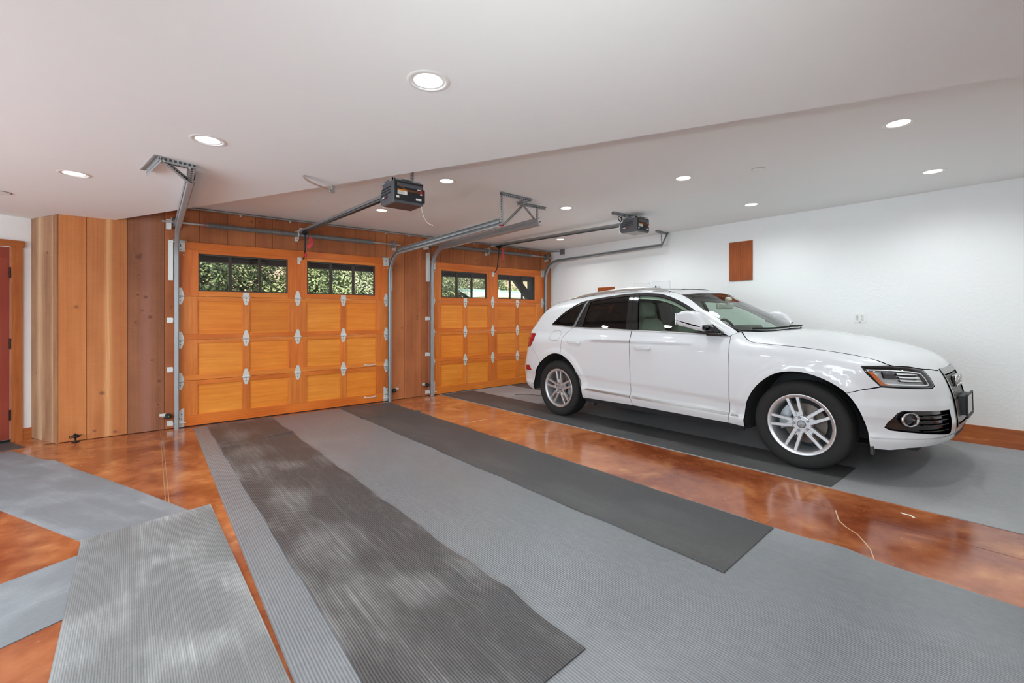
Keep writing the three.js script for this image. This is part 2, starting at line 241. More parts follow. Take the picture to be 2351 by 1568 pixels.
{ // garage front wall: core, two openings, upright cedar boards
  const w = structure('wall_back'); w.userData.label = 'brown rough-sawn cedar board wall around the garage doors';
  const T = -0.022, OP = [[0.29, 2.86], [3.74, 6.24]], OH = 2.235;
  const core = std({ color: 0x4a3b30, roughness: 0.9 });
  part('core', [bb(-0.798, OP[0][0], -0.2, 3.0, -0.22, T), bb(OP[0][1], OP[1][0], -0.2, 3.0, -0.22, T), bb(OP[1][1], XR + 0.15, -0.2, 3.0, -0.22, T), bb(OP[0][0], OP[0][1], OH, 3.0, -0.22, T), bb(OP[1][0], OP[1][1], OH, 3.0, -0.22, T)], core, w);
  const edges = [-0.798, -0.568, -0.224, 0.114, 0.459], r = rng(77); while (edges[edges.length - 1] < XR - 0.45) edges.push(edges[edges.length - 1] + (r() < 0.3 ? 0.18 : 0.3) + 0.03 * r()); edges.push(XR - 0.002);
  const kinds = [0, 1, 2, 4]; let n = 0;
  for (let i = 0; i < edges.length - 1; i++) {
    const x0 = edges[i], x1 = edges[i + 1], k = i < 4 ? kinds[i] : 3 + Math.floor(r() * 3), shift = r() * 0.04, hshift = -0.8 + r() * 0.75;
    const cuts = [x0, x1]; for (const o of OP.flat()) if (o > x0 + 0.01 && o < x1 - 0.01) cuts.push(o); cuts.sort((a, b) => a - b);
    for (let j = 0; j < cuts.length - 1; j++) {
      const a = cuts[j], b = cuts[j + 1], m = (a + b) / 2, over = OP.some((o) => m > o[0] && m < o[1]), top = x1 < SOFF(0) ? YS : YC, proud = 0.002 * r();
      const g = bb(a + (j ? 0 : 0.0018), b - (j < cuts.length - 2 ? 0 : 0.0018), over ? OH : 0.006, top - 0.001, T, proud, 0.0015), W = Math.max(0.29, x1 - x0);
      part('plank', uvWorld(g, (x, y, z, p, q, c) => [(x - x0) / W + (p > 0.7 ? z : 0), y / 2.85 + (over ? hshift : shift)]), cedarMats[k], w);
    }
  }
  // timber return on the left and its corner board
  const L = Math.hypot(RET[0] + 0.798, RET[1]), rt = structure('wall_return'); rt.userData.label = 'weathered cedar board return beside the white wall'; rt.position.set(RET[0], 0, RET[1]); rt.rotation.y = Math.atan2(RET[1], -0.798 - RET[0]);
  part('core', bb(0, L, -0.2, 3.0, -0.16, -0.02), core, rt);
  for (const [a, b, k] of [[0, 0.24, 6], [0.243, L - 0.08, 6]]) part('plank', uvWorld(bb(a, b, -0.005, YS - 0.001, -0.02, 0, 0.0015), (x, y) => [x * 3.1 + k, y / 2.75 + a]), cedarMats[k], rt);
  part('corner_board', uvWorld(bb(L - 0.077, L + 0.004, -0.003, YS - 0.001, -0.02, 0.006, 0.002), (x, y) => [x * 3.4 + 0.3, y / 2.75]), std({ map: cedarMats[6].map, color: 0xfff4e6, bumpMap: cedarMats[6].map, bumpScale: 0.001, roughness: 0.8 }), rt);
}
// ---------- mats on the floor ----------
function matGeo(o) {   // patch between two edges, with wavy borders and ripples: a(t), b(t) give plan points of the edges at t = 0..1
  const nu = o.nu ?? 14, nv = o.nv ?? 80, pos = [], uv = [], idx = [], th = o.th ?? 0.005, y0 = o.lift ?? 0;
  for (const top of [1, 0]) for (let j = 0; j <= nv; j++) for (let i = 0; i <= nu; i++) {
    const t = j / nv, s = i / nu, A = o.a(t), B = o.b(t), x = mix(A[0], B[0], s), z = mix(A[1], B[1], s);
    const rip = o.rip ? o.rip(s, t, x, z) : 0; pos.push(x, floorY(z) + y0 + (top ? th : 0) + Math.max(0, rip), z); uv.push(s * o.w, t * o.l);
  }
  const N = (nu + 1) * (nv + 1), q = (a, b, c, d) => idx.push(a, b, c, b, d, c);
  for (let j = 0; j < nv; j++) for (let i = 0; i < nu; i++) { const k = j * (nu + 1) + i; q(k, k + nu + 1, k + 1, k + nu + 2); q(N + k, N + k + 1, N + k + nu + 1, N + k + nu + 2); }
  for (let j = 0; j < nv; j++) { const k = j * (nu + 1), m = k + nu; q(k, N + k, k + nu + 1, N + k + nu + 1); q(m, m + nu + 1, N + m, N + m + nu + 1); }
  for (let i = 0; i < nu; i++) { const m = nv * (nu + 1) + i; q(i, i + 1, N + i, N + i + 1); q(m, N + m, m + 1, N + m + 1); }
  let g = new THREE.BufferGeometry(); g.setAttribute('position', new THREE.Float32BufferAttribute(pos, 3)); g.setAttribute('uv', new THREE.Float32BufferAttribute(uv, 2)); g.setIndex(idx);
  g.computeVertexNormals(); g = g.toNonIndexed();
  const p = g.attributes.position, nn = g.attributes.normal;   // flat sides, smooth top
  for (let i = 0; i < p.count; i += 3) { const e1 = [0, 1, 2].map((k) => p.array[3 * (i + 1) + k] - p.array[3 * i + k]), e2 = [0, 1, 2].map((k) => p.array[3 * (i + 2) + k] - p.array[3 * i + k]); const n = [e1[1] * e2[2] - e1[2] * e2[1], e1[2] * e2[0] - e1[0] * e2[2], e1[0] * e2[1] - e1[1] * e2[0]], l = Math.hypot(...n) || 1; if (Math.abs(n[1] / l) < 0.6) for (let k = 0; k < 3; k++) nn.setXYZ(i + k, n[0] / l, n[1] / l, n[2] / l); else if (n[1] > 0) { /* keep */ for (let k = 0; k < 3; k++) if (nn.getY(i + k) < 0.7) nn.setXYZ(i + k, n[0] / l, n[1] / l, n[2] / l); } }
  return g;
}
const wav = (amp, f, ph) => (t) => amp * (Math.sin(t * f + ph) + 0.6 * Math.sin(t * f * 2.3 + ph * 1.7));
const bump = (t, c, w) => Math.exp(-(((t - c) / w) ** 2));
const flat = (x0, x1, z0, z1) => ({ a: (t) => [x0, mix(z0, z1, t)], b: (t) => [x1, mix(z0, z1, t)], w: x1 - x0, l: z1 - z0 });
solo('floor_mat', matGeo({ ...flat(0.385, 2.88, 0.14, 8.6), th: 0.004, nu: 30, nv: 140, b: (t) => [2.88 + 0.012 * bump(t, 0.70, 0.012) + wav(0.003, 40, 1)(t), mix(0.14, 8.6, t)], rip: (s, t) => 0.012 * bump(t, 0.70, 0.012) * cl01((s - 0.86) * 8) }), M.matGrey, 'wide light grey ribbed floor mat in front of the left garage door', 'mat');
{
  const e1 = wav(0.004, 30, 2), e2 = wav(0.006, 36, 0.5);
  solo('floor_mat', matGeo({ a: (t) => [mix(0.525, 0.575, t) + e1(t), mix(0.125, 5.72, t)], b: (t) => [mix(1.235, 1.28, t) + e2(t) + 0.012 * bump(t, 0.2, 0.02), mix(0.125, 5.67, t)], w: 0.72, l: 5.6, th: 0.0055, lift: 0.004, nu: 22, nv: 220,
    rip: (s, t) => 0.016 * bump(t + 0.015 * s, 0.215, 0.007) * cl01((s - 0.45) * 3) + 0.010 * bump(t, 0.205, 0.006) * cl01((0.4 - s) * 4) + 0.009 * bump(t, 0.24, 0.007) * cl01((0.4 - s) * 4) + 0.008 * bump(t, 0.86, 0.012) * cl01((s - 0.5) * 3) + 0.010 * bump(t, 0.915, 0.012) * cl01((s - 0.45) * 2.5) + 0.006 * bump(t, 0.95, 0.012) * cl01((0.35 - s) * 4) }), M.matDark, 'dusty dark runner mat, left of the two lying on the light grey mat', 'mat', 'dark runner mats');
  solo('floor_mat', matGeo({ a: (t) => [mix(2.135, 2.18, t) + wav(0.005, 28, 1)(t), mix(0.115, 5.765, t)], b: (t) => [mix(2.885, 2.86, t) + wav(0.005, 32, 2)(t), mix(0.2, 5.73, t)], w: 0.72, l: 5.6, th: 0.0055, lift: 0.004, nu: 18, nv: 200,
    rip: (s, t) => 0.022 * bump(t - 0.01 * s, 0.165, 0.010) * (0.35 + 0.65 * s) + 0.006 * bump(t, 0.4, 0.01) * cl01((0.4 - s) * 3) + 0.005 * bump(t + 0.05 * s, 0.93, 0.01) * cl01((s - 0.4) * 3) }), M.matDark2, 'clean black runner mat on the light grey mat, beside the bare orange strip', 'mat', 'dark runner mats');
}
solo('floor_mat', matGeo({ ...flat(3.855, 6.21, 0.02, 8.8), th: 0.004, nu: 24, nv: 100 }), M.matBack, 'grey ribbed floor mat under the white car', 'mat');
solo('floor_mat', matGeo({ ...flat(3.868, 4.50, 0.10, 5.74), th: 0.005, lift: 0.004, nu: 10, nv: 100, rip: (s, t) => 0.008 * bump(t, 0.06, 0.008) }), M.matDark2, 'black ribbed runner mat under the near wheels of the car', 'mat', 'dark runner mats');
solo('floor_mat', matGeo({ ...flat(5.42, 6.15, 0.06, 5.74), th: 0.005, lift: 0.004, nu: 10, nv: 100 }), M.matDark2, 'black ribbed runner mat under the far wheels of the car', 'mat', 'dark runner mats');
{ // the mats on the left
  const L1 = (t) => { const z = mix(0.10, 3.40, t); return [-1.112 + 0.43 * (z - 0.1) + 0.05 * Math.sin(t * 3.1) - 0.0 + 0.03 * bump(t, 0.28, 0.06), z]; };
  solo('floor_mat', matGeo({ a: (t) => [mix(-1.84, -0.22, t), mix(0.15, 3.42, t)], b: L1, w: 0.72, l: 3.6, th: 0.0045, nu: 16, nv: 80, rip: (s, t) => 0.010 * bump(t + 0.04 * s, 0.28, 0.03) * s }), M.matWorn2, 'worn slate grey runner mat lying askew in front of the cedar boards', 'mat');
  solo('floor_mat', matGeo({ a: (t) => [mix(-0.325, -0.235, t), mix(3.203, 6.2, t)], b: (t) => [mix(0.315, 0.405, t), mix(3.079, 6.2, t)], w: 0.65, l: 3.1, th: 0.005, lift: 0.0048, nu: 16, nv: 80 }), M.matWorn, 'worn light grey ribbed runner mat with dark scuffs at the bottom left of the picture', 'mat');
  solo('floor_mat', matGeo({ a: (t) => [mix(-0.27, -1.6, t), mix(3.394, 4.06, t)], b: (t) => [mix(-0.25, -1.26, t), mix(4.094, 4.60, t)], w: 0.66, l: 1.4, th: 0.004, lift: 0, nu: 12, nv: 40 }), M.matWorn2, 'dark grey runner mat leading off the left edge of the picture', 'mat');
  solo('floor_mat', matGeo({ a: (t) => [mix(-1.035, -1.325, t), mix(0.0, -0.70, t)], b: (t) => [mix(-1.55, -1.86, t), mix(0.10, -0.42, t)], w: 0.6, l: 0.75, th: 0.006, nu: 8, nv: 16 }), M.matDark2, 'small black door mat at the red door', 'mat');
}
// ---------- garage doors ----------
const hingeShape = (() => {   // kite-shaped leaf plates, knuckle and pin
  const leaf = (s) => extr([[-0.036, 0], [0.036, 0], [0.036, s * 0.028], [0.014, s * 0.098], [-0.014, s * 0.098], [-0.036, s * 0.028]].map((p) => s > 0 ? p : p).sort(() => 0), 0.003);
  const up = extr([[-0.036, 0.004], [0.036, 0.004], [0.036, 0.03], [0.014, 0.102], [-0.014, 0.102], [-0.036, 0.03]], 0.003);
  const dn = extr([[-0.036, -0.03], [-0.014, -0.102], [0.014, -0.102], [0.036, -0.03], [0.036, -0.004], [-0.036, -0.004]], 0.003);
  const sq = extr([[-0.036, 0.004], [0.036, 0.004], [0.036, 0.06], [-0.036, 0.06]], 0.003);
  const knuckle = cyl(0.009, 0.082, 0, 0, 0.012, 'x', 12), bend = box(0.05, 0.02, 0.012, 0, 0, 0.007), pin = cyl(0.004, 0.11, 0, 0, 0.012, 'x', 8);
  const screws = (ys) => ys.flatMap(([x, y]) => [cyl(0.006, 0.006, x, y, 0.005, 'z', 8)]);
  return { kite: merge([up, dn, knuckle, bend, pin, ...screws([[0, 0.082], [-0.014, 0.045], [0.014, 0.045], [0, -0.082], [-0.014, -0.045], [0.014, -0.045]])]), square: merge([sq, dn, knuckle, bend, pin, ...screws([[-0.018, 0.045], [0.018, 0.045], [0, -0.082]])]), slots: merge([extr([[-0.008, -0.05], [0.008, -0.05], [0, -0.062]], 0.0006), extr([[-0.010, -0.016], [0.010, -0.016], [0, -0.026]], 0.0006)]).translate(0, 0, 0.003) };
})();
function garageDoor(label, X0, X1, WINS, COLS, HX, seed) {
  const d = thing('garage_door', label, 'garage door', [0, 0, 0]), r = rng(seed), Z0 = -0.012, ZF = 0.032, ZP = 0.018, pick = (a) => a[Math.floor(r() * a.length)];
  const SE = [[0.012, 0.572], [0.572, 1.076], [1.076, 1.615], [1.615, 2.285]], PY = [[0.14, 0.515], [0.639, 1.031], [1.144, 1.558], [1.682, 2.15]], gap = 0.0015;
  const cols = [[X0, COLS[0][0]], [COLS[0][1], COLS[1][0]], [COLS[1][1], COLS[2][0]], [COLS[2][1], COLS[3][0]], [COLS[3][1], X1]];
  SE.forEach(([y0, y1], k) => {
    const s = new THREE.Group(); s.name = 'door_section'; d.add(s); const [p0, p1] = PY[k], top = k === 3;
    const rail = (a, b, u, v) => part('rail', grainAcross(bb(a, b, u, v, Z0, ZF - 0.0006, 0.0025), r() * 3, r() * 3), pick(M.rail), s);
    const stile = (a, b, u, v) => part('stile', grainUp(bb(a, b, u, v, Z0, ZF, 0.0025), r() * 3, r() * 3), pick(M.stile), s);
    const stiles = top ? [[X0, WINS[0][0]], [WINS[0][1], WINS[1][0]], [WINS[1][1], X1]] : cols;
    stile(stiles[0][0], stiles[0][1], top ? y0 + gap : p0, top ? 2.19 : y1 - gap); stile(stiles[stiles.length - 1][0], X1, top ? y0 + gap : p0, top ? 2.19 : y1 - gap);
    if (top) rail(X0, X1, p1 + 0.04, y1); else rail(X0, X1, y0 + gap, p0);
    if (top) { for (const [a, b] of WINS) { rail(a, b, y0 + gap, p0); rail(a, b, p1, p1 + 0.04); } } else { rail(stiles[0][1], stiles[stiles.length - 1][0], p1, y1 - gap); }
    for (const [a, b] of stiles.slice(1, -1)) stile(a, b, top ? y0 + gap : p0, top ? p1 + 0.04 : p1);
    if (!top) for (const [a, b] of COLS) part('panel', grainAcross(bb(a - 0.01, b + 0.01, p0 - 0.01, p1 + 0.01, Z0 + 0.004, ZP, 0.002), r() * 3, r() * 3), pick(M.panel), s);
    if (!top) for (const [a, b] of COLS) part('moulding', grainAcross(merge([bb(a, b, p0, p0 + 0.006, ZP, ZP + 0.008), bb(a, b, p1 - 0.006, p1, ZP, ZP + 0.008), bb(a, a + 0.006, p0, p1, ZP, ZP + 0.008), bb(b - 0.006, b, p0, p1, ZP, ZP + 0.008)]), r() * 3, r() * 3), M.panel[1], s);
    if (top) for (const [a, b] of WINS) {
      const w3 = (b - a) / 3, f = 0.014;
      part('window_frame', [bb(a, b, p0, p0 + f, Z0, ZF - 0.006, 0.001), bb(a, b, p1 - f, p1, Z0, ZF - 0.006, 0.001), bb(a, a + f, p0, p1, Z0, ZF - 0.006, 0.001), bb(b - f, b, p0, p1, Z0, ZF - 0.006, 0.001)], M.frameBrown, s);
      for (const i of [1, 2]) part('muntin', bb(a + i * w3 - 0.0175, a + i * w3 + 0.0175, p0 + f, p1 - f, Z0, ZF - 0.016, 0.002), M.frameBrown, s);
      for (const i of [0, 1, 2]) part('pane', new THREE.PlaneGeometry(w3 - 0.0175 - (i === 1 ? 0.0175 : f), p1 - p0 - 2 * f).translate(a + (i + 0.5) * w3 + (i === 0 ? (f - 0.0175) / 2 : i === 2 ? (0.0175 - f) / 2 : 0), (p0 + p1) / 2, 0), M.pane, s);
    }
  });
  for (const [k, y] of [[0, 0.572], [1, 1.076], [2, 1.615]]) HX.forEach((x, i) => {
    const sq = k === 2 && (i === 1 || i === 3), h = part('hinge', (sq ? hingeShape.square : hingeShape.kite).clone().translate(x, y, ZF), M.zinc, d); part('screw_slot', hingeShape.slots.clone().translate(x, y, ZF), M.hole, h);
  });
  // bottom corner fixtures, top brackets, weather strip
  for (const s of [0, 1]) {
    const m = (p) => p.map(([x, y]) => [s ? X1 - x : X0 + x, y]), pts = m([[0.0, 0.012], [0.085, 0.012], [0.085, 0.235], [0.07, 0.238], [0.03, 0.205], [0.0, 0.2]]);
    const g = extr(s ? pts.reverse() : pts, 0.003).translate(0, 0, ZF), bx = s ? X1 - 0.04 : X0 + 0.04;
    const f = part('bottom_bracket', [g, cyl(0.007, 0.13, bx, 0.065, ZF + 0.018, 'x', 10), box(0.06, 0.035, 0.02, bx, 0.065, ZF + 0.01), cyl(0.006, 0.006, bx + 0.02, 0.21, ZF + 0.004, 'z', 8), cyl(0.006, 0.006, bx - 0.02, 0.15, ZF + 0.004, 'z', 8)], M.zinc, d);
    part('bracket_slot', [box(0.022, 0.016, 0.001, bx - 0.01, 0.118, ZF + 0.0036), cyl(0.006, 0.001, bx + 0.018, 0.17, ZF + 0.0036, 'z', 8), cyl(0.006, 0.001, bx + 0.02, 0.105, ZF + 0.0036, 'z', 8)], M.hole, f);
    const tx = s ? X1 - 0.045 : X0 + 0.05, t = part('top_bracket', [box(0.085, 0.13, 0.003, tx, 2.225, ZF + 0.002), box(0.12, 0.003, 0.05, tx, 2.288, ZF + 0.02), cyl(0.006, 0.11, tx - 0.02, 2.27, ZF + 0.03, 'x', 8), cyl(0.008, 0.004, tx - 0.03, 2.12, ZF + 0.002, 'z', 8), cyl(0.008, 0.004, tx + 0.03, 2.12, ZF + 0.002, 'z', 8)], M.zinc, d);
    part('bracket_slot', [box(0.008, 0.04, 0.001, tx, 2.235, ZF + 0.004), cyl(0.007, 0.001, tx, 2.185, ZF + 0.004, 'z', 8)], M.hole, t);
  }
  part('weather_strip', bb(X0, X1, -0.006, 0.014, -0.008, 0.026, 0.003), M.rubber, d);
  const cx = (WINS[0][1] + WINS[1][0]) / 2; part('arm_bracket', [box(0.05, 0.04, 0.02, cx + 0.02, 2.17, ZF + 0.01), box(0.035, 0.06, 0.004, cx + 0.015, 2.13, ZF + 0.002), cyl(0.008, 0.04, cx + 0.03, 2.17, ZF + 0.022, 'x', 8)], M.zinc, d);
  return d;
}
const door1 = garageDoor('orange panelled timber garage door on the left, clear of the car', 0.218, 2.938, [[0.447, 1.465], [1.717, 2.714]], [[0.439, 0.919], [1.002, 1.475], [1.709, 2.184], [2.266, 2.73]], [0.264, 0.962, 1.593, 2.226, 2.897], 5);
const door2 = garageDoor('orange panelled timber garage door on the right, partly hidden behind the car', 3.688, 6.33, [[3.902, 4.867], [5.125, 6.072]], [[3.896, 4.349], [4.432, 4.895], [5.113, 5.569], [5.648, 6.108]], [3.734, 4.39, 5.005, 5.61, 6.28], 9);
for (const y of [0.605, 0.105]) { // pull handles
  const h = part('pull_handle', [box(0.03, 0.024, 0.004, 2.555, y, 0.034), box(0.03, 0.024, 0.004, 2.71, y, 0.034), tube([[2.56, y, 0.036], [2.575, y, 0.06], [2.635, y - 0.004, 0.064], [2.69, y, 0.06], [2.705, y, 0.036]], 0.006, 24, 8)], M.zinc, door1);
}
// ---------- tracks, shafts and springs ----------
const trackProfile = [[0, 0.022], [0, -0.022], [0.004, -0.026], [0.036, -0.03], [0.044, -0.024], [0.046, -0.014], [0.044, -0.014], [0.042, -0.022], [0.036, -0.0265], [0.006, -0.023], [0.003, -0.02], [0.003, 0.02], [0.006, 0.023], [0.036, 0.0265], [0.042, 0.022], [0.044, 0.014], [0.046, 0.014], [0.044, 0.024], [0.036, 0.03], [0.004, 0.026]];
function doorTrack(x, side, yH, zEnd, rise, yTop, label, opt = {}) {   // side = +1 when the channel opens to +x
  const o = thing('door_track', label, 'track', [0, 0, 0], 0, 'garage door tracks'), Zv = 0.075, R = opt.R ?? 0.36;
  const path = [[x, 0.0, Zv], [x, 0.6, Zv], [x, 1.2, Zv], [x, yH - R, Zv]]; for (let i = 1; i <= 12; i++) { const a = i / 12 * Math.PI / 2; path.push([x, yH - R + R * Math.sin(a), Zv + R - R * Math.cos(a)]); }
  for (let i = 1; i <= 6; i++) path.push([x, yH + rise * i / 6, mix(Zv + R, zEnd, i / 6)]);
  part('rail', sweep(trackProfile.map(([u, v]) => [u * 1, v]), path, [side, 0, 0]), M.galv, o);
  if (opt.angle !== false) part('rail_angle', [barBetween([x - side * 0.004, yH + 0.04, Zv + R * 0.75], [x - side * 0.004, yH + rise + 0.04, zEnd], 0.05, 0.003, [1, 0, 0]), barBetween([x + side * 0.012, yH + 0.064, Zv + R * 0.75], [x + side * 0.012, yH + rise + 0.064, zEnd], 0.034, 0.003)], M.galv, o);
  // flag plate, jamb brackets
  const sx = x - side * 0.012; part('wall_angle', [box(0.003, 0.49, 0.06, sx, yTop - 0.25, 0.035), box(0.045, 0.49, 0.003, sx - side * 0.022, yTop - 0.25, 0.004)], M.zinc, o);
  for (const y of opt.br ?? [1.32, 0.71, 0.07]) { part('track_bracket', [box(0.055, 0.062, 0.003, sx - side * 0.03, y, 0.004), box(0.003, 0.055, 0.07, sx, y, 0.04), cyl(0.007, 0.01, sx, y + 0.005, 0.05, 'x', 8), cyl(0.007, 0.006, sx - side * 0.03, y, 0.008, 'z', 8)], M.zinc, o); }
  return o;
}
doorTrack(0.205, 1, 2.39, 2.75, 0.02, 2.30, 'galvanised track at the left edge of the left garage door', { br: [1.32, 0.72, 0.07] });
doorTrack(2.958, -1, 2.34, 2.97, 0.03, 2.27, 'galvanised track at the right edge of the left garage door', { br: [] });
doorTrack(3.672, 1, 2.48, 2.78, 0.03, 2.44, 'galvanised track at the left edge of the right garage door', { br: [1.318, 0.709, 0.07] });
doorTrack(6.352, -1, 2.46, 2.77, 0.03, 2.27, 'galvanised track at the right edge of the right garage door', { br: [], angle: false });
function shaft(x0, x1, y, s0, s1, mid, label) {
  const o = thing('torsion_shaft', label, 'torsion spring', [0, 0, 0], 0, 'torsion springs over the doors'), z = 0.10;
  part('rod', cyl(0.0125, x1 - x0, (x0 + x1) / 2, y, z, 'x', 14), M.steel, o);
  const coil = (a, b, r) => { const n = Math.round((b - a) / 0.011), g = []; for (let i = 0; i < n; i++) g.push(new THREE.TorusGeometry(r, 0.0056, 6, 16).rotateY(Math.PI / 2).translate(a + (i + 0.5) * (b - a) / n, y, z)); return merge(g); };
  part('spring', coil(s0, mid - 0.02, 0.028), M.spring, o); part('spring', coil(mid + 0.02, s1, 0.028), M.spring, o);
  for (const [x, m] of [[s0 - 0.012, M.red], [s1 + 0.012, M.drum]]) part('winding_cone', [cyl(0.034, 0.03, x, y, z, 'x', 18), cyl(0.024, 0.05, x, y, z, 'x', 14)], m === M.red ? M.drum : m, o);
  part('cone_mark', cyl(0.036, 0.008, s0 - 0.02, y, z, 'x', 18), M.red, o);
  for (const x of [x0 + 0.13, x1 - 0.13]) part('cable_drum', [cyl(0.052, 0.045, x, y, z, 'x', 24), cyl(0.060, 0.006, x - 0.022, y, z, 'x', 24), cyl(0.056, 0.006, x + 0.022, y, z, 'x', 24)], M.drum, o);
  for (const x of [x0 + 0.09, x1 - 0.09]) part('bearing_plate', [box(0.004, 0.13, 0.11, x, y - 0.015, 0.06), box(0.05, 0.12, 0.004, x - Math.sign(x - mid) * -0.022, y - 0.02, 0.004)], M.zinc, o);
  part('centre_bracket', [box(0.05, 0.14, 0.004, mid, y - 0.01, 0.006), box(0.02, 0.012, 0.11, mid, y + 0.05, 0.055), box(0.02, 0.012, 0.11, mid, y - 0.055, 0.055), cyl(0.04, 0.012, mid, y, z, 'x', 18)], M.zinc, o);
}
shaft(0.085, 3.11, 2.50, 0.53, 2.63, 1.583, 'torsion spring shaft above the left garage door');
shaft(3.52, 6.46, 2.565, 3.98, 5.88, 4.87, 'torsion spring shaft above the right garage door');
for (const [x, y, l] of [[0.215, 2.44, 'thin lift cable at the left edge of the left door'], [2.98, 2.44, 'thin lift cable at the right edge of the left door'], [3.65, 2.5, 'thin lift cable at the left edge of the right door'], [6.33, 2.5, 'thin lift cable at the right edge of the right door']]) solo('lift_cable', rod([x, y, 0.05], [x, 0.09, 0.045], 0.0018, 6), M.steel, l, 'cable', 'lift cables');
// ---------- safety sensors at the tracks ----------
function sensor(x, y, dir, label) { const o = thing('door_sensor', label, 'sensor', [x, y, 0.05], 0, 'door safety sensors'); part('housing', rbox(0.055, 0.06, 0.045, 0.006), M.black, o); part('bracket', [box(0.06, 0.03, 0.003, -dir * 0.05, 0.02, -0.02), box(0.04, 0.003, 0.04, -dir * 0.04, 0.0, -0.01)], M.zinc, o); part('lamp', cyl(0.006, 0.01, dir * 0.005, 0.004, 0.024, 'z', 10), std({ color: 0x6fb04a, roughness: 0.3 }), o); part('eye', cyl(0.012, 0.02, dir * 0.032, 0, 0, 'x', 14), M.black, o); }
sensor(0.145, 0.165, 1, 'black safety sensor beside the left track of the left door');
sensor(3.03, 0.165, -1, 'black safety sensor beside the right track of the left door');
sensor(3.61, 0.19, 1, 'black safety sensor beside the left track of the right door');
// ---------- hangers of punched steel angle ----------
const punchTex = (() => { const t = tex(64, 64, (u, v) => { const a = Math.abs(u - 0.5) < 0.2 && Math.abs(v - 0.5) < 0.28 ? 96 : 205 + 22 * (fbm(u * 6, v * 6, 91, 2, 6, 6) - 0.5); return [a, a, a + 1]; }); return t; })();
M.punched = std({ map: punchTex, metalness: 0.35, roughness: 0.45, color: 0xdadcdc });
function angleIron(a, b, up, w = 0.032) {   // two flat legs at right angles with rows of round punch plugs
  const A = new THREE.Vector3(...a), B = new THREE.Vector3(...b), L = A.distanceTo(B), z = B.clone().sub(A).normalize(), x = new THREE.Vector3(...up).cross(z).normalize(), y = z.clone().cross(x), m = new THREE.Matrix4().makeBasis(x, y, z).setPosition(A);
  const f = (gx) => uvWorld(gx, (px, py, pz, na, nb) => [(nb > 0.5 ? px : py) / w + 0.0, pz / 0.028]);
  const n = Math.max(2, Math.round(L / 0.028));
  const hole = []; for (let i = 0; i < n; i++) hole.push([-0.5 + 0, i]);
  const leg1 = new THREE.BoxGeometry(w, 0.0025, L).translate(w / 2, 0, L / 2), leg2 = new THREE.BoxGeometry(0.0025, w, L).translate(0, w / 2, L / 2);
  return f(merge([leg1, leg2])).applyMatrix4(m);
}
const boltAt = (p, axis = 'x', r = 0.008) => cyl(r, 0.016, p[0], p[1], p[2], axis, 8);
{
  const h = thing('track_hanger', 'punched steel bracket holding the left end track under the low ceiling', 'bracket', [0, 0, 0], 0, 'track hangers');
  part('ceiling_angle', angleIron([-0.035, YS - 0.002, 2.50], [0.045, YS - 0.002, 2.96], [0, -1, 0], 0.038), M.punched, h);
  part('ceiling_angle', angleIron([0.03, YS - 0.03, 2.94], [0.245, YS - 0.03, 2.885], [0, 1, 0], 0.038), M.punched, h);
  part('strut', angleIron([0.205, YS - 0.03, 2.90], [0.205, 2.375, 2.72], [1, 0, 0]), M.punched, h);
  part('strut', angleIron([0.06, YS - 0.04, 2.93], [0.20, 2.375, 2.72], [0, 0, 1]), M.punched, h);
  for (const q of [[0.06, YS - 0.03, 2.95], [0.205, YS - 0.04, 2.915], [0.205, 2.40, 2.75]]) part('bolt', boltAt(q, 'z'), M.steel, h);
}
{
  const h = thing('track_hanger', 'tall punched steel bracket between the two doors holding the middle tracks', 'bracket', [0, 0, 0], 0, 'track hangers');
  part('ceiling_angle', angleIron([2.93, YC - 0.003, 2.97], [3.40, YC - 0.003, 2.95], [0, -1, 0]), M.punched, h);
  part('ceiling_angle', angleIron([3.36, YC - 0.003, 2.76], [3.80, YC - 0.003, 2.76], [0, -1, 0]), M.punched, h);
  part('ceiling_angle', angleIron([3.37, YC - 0.006, 2.74], [3.37, YC - 0.006, 2.99], [0, -1, 0]), M.punched, h);
  part('strut', angleIron([2.948, YC - 0.004, 2.96], [2.948, 2.36, 2.96], [0, 0, 1]), M.punched, h);
  part('strut', angleIron([3.40, YC - 0.03, 2.78], [2.975, 2.37, 2.95], [0, 0, 1]), M.punched, h);
  part('strut', angleIron([3.66, YC - 0.006, 2.75], [3.66, 2.51, 2.75], [0, 0, 1]), M.punched, h);
  part('strut', angleIron([3.40, YC - 0.02, 2.77], [3.65, 2.52, 2.75], [0, 0, 1]), M.punched, h);
  part('end_stop', [cyl(0.008, 0.05, 2.955, 2.36, 2.965, 'x', 8)], M.red, h);
}
{
  const h = thing('track_hanger', 'punched steel bracket by the white wall holding the far right track', 'bracket', [0, 0, 0], 0, 'track hangers');
  part('ceiling_angle', angleIron([6.20, YC - 0.003, 2.75], [6.55, YC - 0.003, 2.75], [0, -1, 0]), M.punched, h);
  part('strut', angleIron([6.53, YC - 0.01, 2.74], [6.36, 2.50, 2.75], [0, 0, 1]), M.punched, h);
  part('strut', angleIron([6.33, YC - 0.01, 2.76], [6.35, 2.50, 2.76], [0, 0, 1], 0.02), M.punched, h);
}
